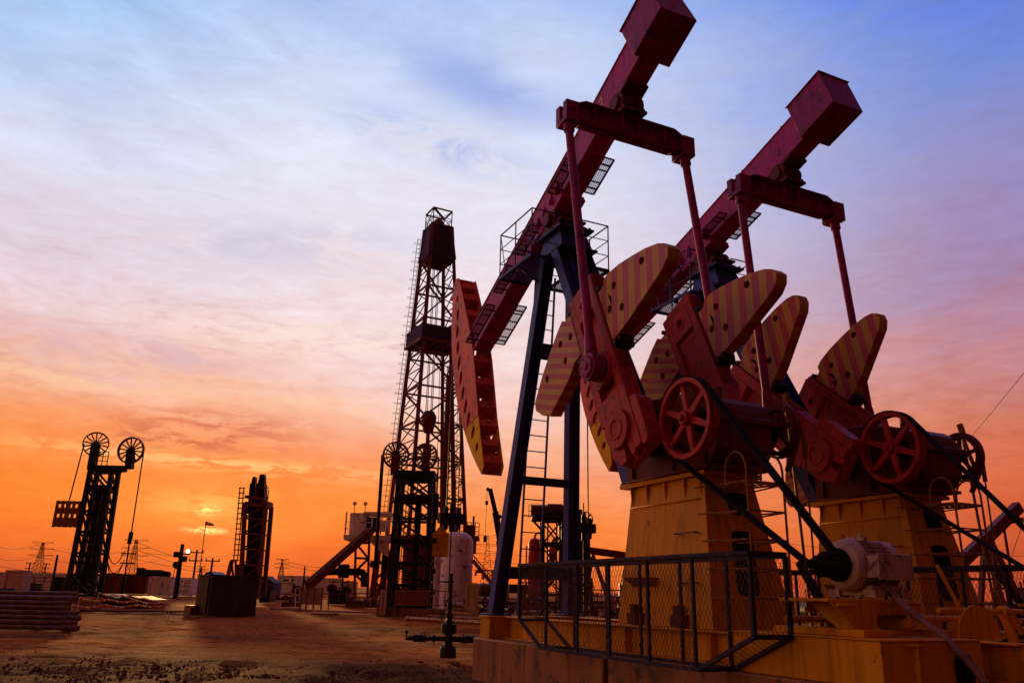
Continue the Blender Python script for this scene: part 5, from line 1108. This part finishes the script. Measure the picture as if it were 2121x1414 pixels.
# ---- small pump jacks far off
def small_jack(x, yb, yt, Y, tilt, face, lab, sc=1.0):
    base = on(x, Y); root = thing('pump_jack', base, lab, 'pump jack', 'small distant red pump jacks', face); H = at(x, yt, Y).z-base.z; k = H/4.3
    def v(a, c, d): return Vec((a*k, c*k, d*k))
    b = MB(); 
    for sy in (-.6, .6): b.bar(v(.7, sy, 0), v(0, sy*.3, 4.0), .2*k); b.bar(v(-1.3, sy, 0.4), v(0, sy*.3, 4.0), .2*k)
    b.bar(v(.45, -.45, 1.3), v(.45, .45, 1.3), .12*k); b.box(-4.4*k, 1.0*k, -.7*k, .7*k, 0, .3*k); b.build('samson_post', 'mast', root)
    t = radians(tilt); d = Vec((cos(t), 0, sin(t))); c = v(0, 0, 4.25); b = MB(); b.bar(c-d*2.8*k, c+d*2.6*k, .36*k, .5*k); b.build('walking_beam', 'redd', root)
    e = c+d*2.6*k; n = Vec((-sin(t), 0, cos(t))); b = MB(); b.prism([(-.1, .7), (.35, .6), (.62, 0), (.6, -.8), (.3, -1.5), (.1, -1.45), (0, -.3)], lambda a_, c_, y: e+d*a_*k+n*c_*k+Vec((0, y, 0)), -.2*k, .2*k); b.build('horse_head', 'red', root)
    g = c-d*2.5*k; b = MB(); b.bar(g+Vec((0, -.8*k, -.5*k)), g+Vec((0, .8*k, -.5*k)), .22*k); b.bar(g, g+Vec((0, 0, -.5*k)), .2*k)
    h = v(-2.6, 0, 1.6)
    for sy in (-.75, .75): b.bar(g+Vec((0, sy*k, -.5*k)), h+Vec((.5*k, sy*k, .3*k)), .09*k); b.bar(h+Vec((-.9*k, sy*.85*k, -.2*k)), h+Vec((.6*k, sy*.85*k, .35*k)), .55*k, .2*k); b.tube(h+Vec((-.7*k, sy*.85*k-.12*k, -.1*k)), h+Vec((-.7*k, sy*.85*k+.12*k, -.1*k)), .75*k, 12)
    b.box((-3.3)*k, -1.9*k, -.5*k, .5*k, .3*k, 2.0*k); b.ring(h+Vec((-.9*k, -.9*k, 0)), (0, 1, 0), .45*k, .52*k, .1*k, 20); b.build('crank_gear', 'redd', root); return root
small_jack(1228, 1208, 1139, 66, 6.5, pi, 'small distant red pump jack left of the first yellow pedestal, beam nearly level')
small_jack(2058, 1220, 1110, 42, -33, pi+.35, 'small red pump jack at the right edge, its beam tipped steeply up')
# ------------------------------------------------------------------ poles, pylons, wires, windsock
def pole(x, yt, Y, lab, r=.14, arms=0, lamp=False, top=False):
    base = on(x, Y); zt = at(x, yt, Y).z-base.z; root = thing('utility_pole', base, lab, 'pole', 'wooden and steel poles on the left horizon'); b = MB(); b.tube((0, 0, 0), (0, 0, zt), r*1.2, 8, r*.8)
    b.build('mast', 'dark', root)
    if arms:
        b = MB()
        for i in range(arms): b.bar((-.8, 0, zt-.3-i*.9), (.8, 0, zt-.3-i*.9), .12); b.tube((-.7, 0, zt-.3-i*.9), (-.7, 0, zt-i*.9), .06, 6); b.tube((.7, 0, zt-.3-i*.9), (.7, 0, zt-i*.9), .06, 6)
        b.build('cross_arm', 'dark', root)
    if lamp:
        b = MB(); b.bar((-.5, 0, zt-.9), (.8, 0, zt-.9), .12); b.box(-.65, -.2, -.2, .2, zt-1.2, zt-.7); b.box(.1, .55, -.2, .2, zt-1.6, zt-1.1); b.build('flood_bracket', 'dark', root)
        b = MB(); b.lathe([(.02, -.08), (.14, -.06), (.18, 0), (.16, .06), (.02, .1)], (.62, -.1, zt-.65), (.3, -1, -.2), 14); b.build('lamp_head', 'lamp', root)
    return root
pole(368, 1126, 78, 'thick dark flood-light pole with one lit lamp left of the sun', .22, lamp=True)
pole(400, 1138, 96, 'pole with two short cross arms right of the flood-light pole', .13, arms=2)
pole(435, 1155, 90, 'bare pole left of the folded mast', .13, arms=1)
pole(110, 1148, 90, 'slanting bare pole left of the leftmost tower pump', .15)
pole(629, 1172, 110, 'short thin pole behind the white site cabin', .12)
pole(56, 1163, 160, 'far small pole with two cross arms beyond the pale shed', .16, arms=2)
pole(90, 1165, 190, 'faint far pole right of the leftmost pylon', .16, arms=3)
def pylon(x, yt, Y, hw, lab, col='pylon', narms=3, lean=0):
    base = on(x, Y); H = at(x, yt, Y).z-base.z; root = thing('power_pylon', base, lab, 'pylon', 'lattice power pylons along the horizon'); b = MB(); w = H*hw; r = max(.045, Y*.00026)
    def c(i, k): s = (1-k)**1.3*.85+.13; a = [(-1, -1), (1, -1), (1, 1), (-1, 1)][i]; return Vec((a[0]*w*s, a[1]*w*s, H*k))
    n = 9
    for i in range(4): b.path([c(i, j/n) for j in range(n+1)], r, 4)
    for j in range(n):
        for i in range(4): b.bar(c(i, j/n), c((i+1) % 4, (j+1)/n), r*1.1); b.bar(c((i+1) % 4, j/n), c(i, (j+1)/n), r*1.1)
    b.build('tower', col, root); b = MB()
    for i in range(narms):
        z = H*(.99-.16*i); aw = w*(2.0 if i else 1.7)
        for s in (-1, 1): b.bar((0, 0, z), (s*aw, 0, z+.02*H*(1 if i == 0 else 0)), r*1.8); b.bar((0, 0, z-.05*H), (s*aw, 0, z), r*1.2); b.tube((s*aw, 0, z), (s*aw, 0, z-.03*H), r*1.3, 5)
    b.build('arm', col, root); return root
PY = [pylon(75, 1122, 300, .16, 'leftmost tall power pylon above the pale shed'), pylon(270, 1117, 170, .15, 'nearest large power pylon right of the leftmost tower pump'), pylon(581, 1157, 420, .15, 'small faint pylon right of the folded mast'), pylon(414, 1172, 700, .16, 'tiny faint pylon under the windsock'), pylon(1008, 1108, 330, .13, 'dark pylon hanging under the crane hook line, left of the front blue leg', narms=4), pylon(1330, 1170, 500, .15, 'faint pylon just behind the first yellow pedestal')]
pylon(288, 1175, 620, .15, 'tiny pylon seen just right of the nearest large pylon')
def wire(a, c, sag, r, lab):
    n = 16; pts = [Vec((0, 0, 0)).lerp(c-a, i/n)+Vec((0, 0, -4*sag*(i/n)*(1-i/n))) for i in range(n+1)]; b = MB(); b.smooth_path(pts, r, 4); o = b.build('power_line', 'dark', label=lab, cat='cable', group='power lines along the horizon'); o.location = a
wl = [((-40, 1117, 250), (75, 1128, 300), 2), ((75, 1128, 300), (275, 1137, 420), 3), ((-40, 1141, 250), (75, 1152, 300), 2), ((75, 1152, 300), (330, 1160, 420), 3), ((-20, 1168, 260), (200, 1178, 380), 2), ((280, 1121, 170), (560, 1150, 420), 5), ((280, 1137, 170), (581, 1163, 420), 5), ((280, 1157, 170), (640, 1176, 450), 4), ((581, 1158, 420), (760, 1166, 420), 3), ((581, 1166, 420), (790, 1176, 420), 3), ((1270, 1146, 420), (1700, 1160, 420), 3), ((960, 1130, 330), (1300, 1152, 420), 3), ((960, 1150, 330), (1300, 1165, 420), 3), ((1600, 1120, 400), (2140, 1150, 400), 3), ((300, 1145, 300), (560, 1140, 420), 2)]
wn = ['highest far left', 'highest behind the left tower pump', 'middle far left', 'middle behind the left tower pump', 'lowest far left', 'top right of the large pylon', 'middle right of the large pylon', 'lowest right of the large pylon', 'upper between mast and cabin', 'lower between mast and cabin', 'behind the gap of the yellow pedestals', 'upper behind the blue legs', 'lower behind the blue legs', 'far right edge', 'faint rising toward the mast']
for (a, c, sg), nme in zip(wl, wn): wire(at(*a), at(*c), sg, max(.05, a[2]*.00028), 'thin power line, '+nme)
def guy(x0, y0, Y0, x1, y1, Y1, lab, r=.012):
    a, c = at(x0, y0, Y0), at(x1, y1, Y1); b = MB(); b.tube((0, 0, 0), c-a, r, 5); o = b.build('guy_wire', 'dark', label=lab, cat='cable', group='guy wires at the right edge'); o.location = a
guy(1995, 925, 30, 2180, 700, 22, 'long thin guy wire rising to the right edge above the brake arm'); guy(2095, 1152, 30, 2190, 870, 26, 'steep thin wire at the lower right edge')
def windsock():
    Y = 100; base = on(411, Y); root = thing('windsock', base, 'small red and white windsock on a thin pole right under the sun', 'windsock'); zt = at(421, 1083, Y).z-base.z; dx = at(421, 1083, Y).x-base.x
    b = MB(); b.tube((0, 0, 0), (0, 0, zt), .05, 6); b.build('pole', 'dark', root)
    for i in range(4): b = MB(); b.tube((i*.24, 0, zt-.05*i), (i*.24+.24, 0, zt-.05*(i+1)), .25-i*.03, 12, .22-i*.03); b.build('band', ['redf', 'wht'][i % 2], root)
windsock()
def dish():
    Y = 92; base = on(357, Y); root = thing('small_dish', base, 'little tilted dish on a thin post left of the flood-light pole', 'dish'); z = at(357, 1176, Y).z-base.z; b = MB(); b.tube((0, 0, 0), (.1, 0, z), .04, 6); b.build('post', 'dark', root); b = MB(); b.lathe([(.02, -.1), (.3, -.02), (.42, .12), (.38, .12), (.02, 0)], (.15, 0, z+.3), (.6, -.6, .2), 16); b.build('bowl', 'dark', root)
dish()
# looped cables between the left tower and the rope line
def loops():
    a = at(223, 1130, 62)
    for i, (x1, y1, sg) in enumerate(((258, 1142, 1.1), (258, 1158, 1.6), (256, 1164, .9))):
        s = at(222, 1128+i*14, 62); c = at(x1, y1, 62.8); n = 12; b = MB(); b.smooth_path([(c-s)*(k/n)+Vec((0, 0, -4*sg*(k/n)*(1-k/n))) for k in range(n+1)], .035, 5); o = b.build('slack_cable', 'dark', label=['upper', 'middle', 'lower'][i]+' slack cable looping right from the leftmost tower pump', cat='cable', group='slack cables at the left tower pump'); o.location = s
loops()
# ------------------------------------------------------------------ sky, sun
SUN_AZ, SUN_EL = radians(-20.2), radians(5.2)
w = bpy.data.worlds.new('World'); S.world = w; w.use_nodes = True; t = w.node_tree; N = t.nodes; Lk = t.links; N.clear()
def mt(op, a, b_=None, c=None, cl=False):
    n = N.new('ShaderNodeMath'); n.operation = op; n.use_clamp = cl
    for i, v in enumerate((a, b_, c)):
        if v is None: continue
        if isinstance(v, (int, float)): n.inputs[i].default_value = v
        else: Lk.new(v, n.inputs[i])
    return n.outputs[0]
tc = N.new('ShaderNodeTexCoord'); sp = N.new('ShaderNodeSeparateXYZ'); nv = N.new('ShaderNodeVectorMath'); nv.operation = 'NORMALIZE'; Lk.new(tc.outputs['Generated'], nv.inputs[0]); Lk.new(nv.outputs[0], sp.inputs[0])
X, Yv, Z = sp.outputs
az = mt('MULTIPLY', mt('ARCTAN2', X, Yv), 180/pi); el = mt('MULTIPLY', mt('ARCSINE', Z), 180/pi)
cv = N.new('ShaderNodeCombineXYZ'); Lk.new(az, cv.inputs[0]); Lk.new(el, cv.inputs[1])
def wn_(sx, sy, det, ro, dist=0, off=0, src=None):
    mp = N.new('ShaderNodeMapping'); mp.inputs['Scale'].default_value = (sx, sy, 1); mp.inputs['Location'].default_value = (off, off*1.7, off); mp.inputs['Rotation'].default_value = (0, 0, radians(-8)); Lk.new(src or cv.outputs[0], mp.inputs[0])
    n = N.new('ShaderNodeTexNoise'); n.inputs['Scale'].default_value = 1; n.inputs['Detail'].default_value = det; n.inputs['Roughness'].default_value = ro; n.inputs['Distortion'].default_value = dist; Lk.new(mp.outputs[0], n.inputs['Vector']); return n.outputs['Fac']
big = wn_(.045, .11, 6, .55, .8, 3.0); mid = wn_(.13, .38, 8, .62, 1.0, 9.0); fine = wn_(.42, 1.6, 9, .65, .6, 5.0); fine2 = wn_(1.1, 3.4, 6, .6, .8, 14.2)
def lin(c): c = c/255; return c/12.92 if c <= .04045 else ((c+.055)/1.055)**2.4
def ramp(st):
    r = N.new('ShaderNodeValToRGB'); e = r.color_ramp.elements
    e.remove(e[1]); e[0].position = 0; e[0].color = (*[lin(k) for k in st[0][1]], 1)
    for p, c in st[1:]: x = e.new((p+10)/100); x.color = (*[lin(k) for k in c], 1)
    Lk.new(fac, r.inputs[0]); return r.outputs[0]
elw = mt('ADD', el, mt('MULTIPLY', mt('SUBTRACT', big, .5), 9.0)); fac = mt('DIVIDE', mt('ADD', elw, 10), 100)
left = ramp([(-10, (120, 50, 20)), (-1, (196, 82, 44)), (1.5, (218, 92, 46)), (4, (244, 110, 38)), (7, (250, 126, 40)), (10.5, (246, 150, 90)), (14, (240, 182, 160)), (19, (230, 202, 212)), (26, (220, 222, 244)), (33, (168, 200, 242)), (42, (104, 158, 232)), (58, (110, 90, 120)), (75, (140, 76, 40))])  # highest stops lie above the view, made orange to warm the ground
mid_ = ramp([(-10, (120, 50, 20)), (-1, (226, 92, 44)), (2, (248, 112, 44)), (5, (255, 138, 62)), (8.5, (252, 158, 110)), (12, (250, 194, 168)), (17, (243, 214, 214)), (24, (236, 228, 241)), (30, (226, 228, 246)), (37, (200, 216, 247)), (45, (148, 178, 240)), (58, (120, 94, 120)), (75, (140, 76, 40))])
right = ramp([(-10, (110, 40, 20)), (-1, (176, 66, 44)), (3, (202, 84, 48)), (7, (216, 102, 64)), (11, (210, 118, 94)), (15, (196, 130, 136)), (20, (164, 132, 172)), (26, (148, 144, 200)), (32, (122, 142, 214)), (38, (90, 124, 222)), (46, (54, 96, 216)), (58, (100, 76, 110)), (75, (140, 76, 40))])
back = ramp([(-10, (40, 16, 8)), (0, (96, 38, 14)), (8, (104, 42, 18)), (20, (92, 40, 30)), (35, (80, 40, 54)), (60, (96, 56, 60)), (85, (140, 76, 40))])  # unseen sky behind the camera, kept dim so rear faces stay dark
backl = ramp([(-10, (120, 60, 26)), (0, (253, 190, 86)), (12, (250, 180, 96)), (25, (216, 138, 130)), (40, (168, 112, 194)), (60, (104, 76, 110)), (85, (140, 76, 40))])  # unseen sky behind left, made bright to light the near faces
def mixc(f, a, b_, bt='MIX'):
    m = N.new('ShaderNodeMix'); m.data_type = 'RGBA'; m.blend_type = bt
    for i, v in ((0, f), (6, a), (7, b_)):
        if isinstance(v, (int, float)): m.inputs[i].default_value = v
        elif isinstance(v, tuple): m.inputs[i].default_value = (*v, 1)
        else: Lk.new(v, m.inputs[i])
    return m.outputs[2]
def sstep(x, a, b_):
    m = N.new('ShaderNodeMapRange'); m.interpolation_type = 'SMOOTHSTEP'; Lk.new(x, m.inputs[0]); m.inputs[1].default_value = a; m.inputs[2].default_value = b_; return m.outputs[0]
azw = mt('ADD', az, mt('MULTIPLY', mt('SUBTRACT', mid, .5), 10))
col = mixc(sstep(azw, -38, -12), left, mid_); col = mixc(sstep(azw, -2, 36), col, right)
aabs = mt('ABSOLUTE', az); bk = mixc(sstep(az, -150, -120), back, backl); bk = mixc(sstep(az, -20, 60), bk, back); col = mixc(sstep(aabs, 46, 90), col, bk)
# cloud structure
cl = mt('MULTIPLY', mt('SUBTRACT', mt('MULTIPLY_ADD', mid, .6, mt('MULTIPLY', fine, .4)), .5), mt('SUBTRACT', 1.0, mt('MULTIPLY', sstep(el, 14, 28), .58)))
lowm = mt('SUBTRACT', 1.0, sstep(el, 30, 60))
shade = mt('ADD', 1.0, mt('MULTIPLY', cl, .62)); sc_ = N.new('ShaderNodeCombineXYZ')
for i, k in enumerate((.62, 1.25, 1.45)): Lk.new(mt('ADD', 1.0, mt('MULTIPLY', cl, k)), sc_.inputs[i])
col = mixc(1.0, col, sc_.outputs[0], 'MULTIPLY')
def blob(a0, e0, wa, we, nz=None, lo=.4, hi=.62, rot=0):
    da = mt('SUBTRACT', az, a0); de = mt('SUBTRACT', el, e0)
    if rot: de = mt('ADD', de, mt('MULTIPLY', da, rot))
    q2 = mt('ADD', mt('POWER', mt('ABSOLUTE', mt('DIVIDE', da, wa)), 2), mt('POWER', mt('ABSOLUTE', mt('DIVIDE', de, we)), 2)); g = mt('POWER', 2.718, mt('MULTIPLY', q2, -1))
    return mt('MULTIPLY', g, sstep(nz, lo, hi)) if nz is not None else g
L3 = lambda *c: tuple(lin(k) for k in c)
col = mixc(mt('MULTIPLY', blob(-21, 6.5, 13, 3.6), .55), col, L3(255, 134, 28))
col = mixc(mt('MULTIPLY', blob(-13, 16.8, 13, 1.2, fine, .36, .56, .0), .9), col, L3(252, 226, 214))
col = mixc(mt('MULTIPLY', blob(-27, 12.4, 16, .9, fine, .36, .6, .02), .65), col, L3(255, 205, 160))
col = mixc(mt('MULTIPLY', blob(-20, 10.4, 6.5, 1.5, fine, .40, .60), .80), col, L3(216, 104, 78))
col = mixc(mt('MULTIPLY', blob(-22.5, 9.4, 5.0, .9, fine, .46, .58), .80), col, L3(200, 96, 64))
col = mixc(mt('MULTIPLY', blob(-26, 14.6, 9, 1.6, mid, .40, .62), .55), col, L3(198, 150, 168))
col = mixc(mt('MULTIPLY', blob(-18, 23, 12, 2.2, mid, .40, .62, -.1), .45), col, L3(178, 172, 206))
col = mixc(mt('MULTIPLY', blob(-3.0, 35, 8.0, 2.0, big, .30, .55, .22), .6), col, L3(120, 148, 226))
col = mixc(mt('MULTIPLY', blob(-6.5, 31, 6.5, 1.3, mid, .36, .58, .2), .75), col, L3(140, 156, 224))
col = mixc(mt('MULTIPLY', blob(9, 11.5, 14, 2.5, fine, .4, .62), .45), col, L3(252, 176, 160))
col = mixc(mt('MULTIPLY', blob(-19, 8.0, 12, .5, fine, .44, .56, .03), .85), col, L3(255, 196, 120))
# sun behind thin cloud: two bright breaks
col = mixc(mt('MULTIPLY', blob(-20.4, 5.3, 3.2, 1.0, fine, .30, .55), .75), col, L3(255, 188, 92))
col = mixc(mt('MULTIPLY', blob(-20.1, 5.0, .62, .30, fine2, .40, .60), 1.0), col, (1.9, 1.05, .30))
col = mixc(mt('MULTIPLY', blob(-20.0, 3.7, .95, .17, fine2, .36, .56), 1.0), col, (2.3, 1.4, .45))
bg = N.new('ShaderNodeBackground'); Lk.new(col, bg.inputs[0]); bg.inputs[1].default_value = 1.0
sky = N.new('ShaderNodeTexSky'); sky.sky_type = 'NISHITA'; sky.sun_disc = False; sky.sun_elevation = SUN_EL; sky.sun_rotation = SUN_AZ; sky.dust_density = 3
bg2 = N.new('ShaderNodeBackground'); Lk.new(sky.outputs[0], bg2.inputs[0]); bg2.inputs[1].default_value = .001
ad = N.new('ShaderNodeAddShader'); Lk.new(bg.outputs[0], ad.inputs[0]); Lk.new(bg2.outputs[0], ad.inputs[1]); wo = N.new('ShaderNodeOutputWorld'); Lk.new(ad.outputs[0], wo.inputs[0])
sd = bpy.data.lights.new('sun', 'SUN'); sd.energy = 3.0; sd.angle = radians(3); sd.color = (1, .48, .16); so = bpy.data.objects.new('sun', sd); COL.objects.link(so)
dirv = Vec((sin(SUN_AZ)*cos(SUN_EL), cos(SUN_AZ)*cos(SUN_EL), sin(SUN_EL))); so.rotation_euler = dirv.to_track_quat('Z', 'Y').to_euler(); so.location = dirv*50
S.view_settings.view_transform = 'Standard'; S.view_settings.look = 'None'; S.view_settings.gamma = 1; S.view_settings.exposure = 0
S.render.engine = 'CYCLES'
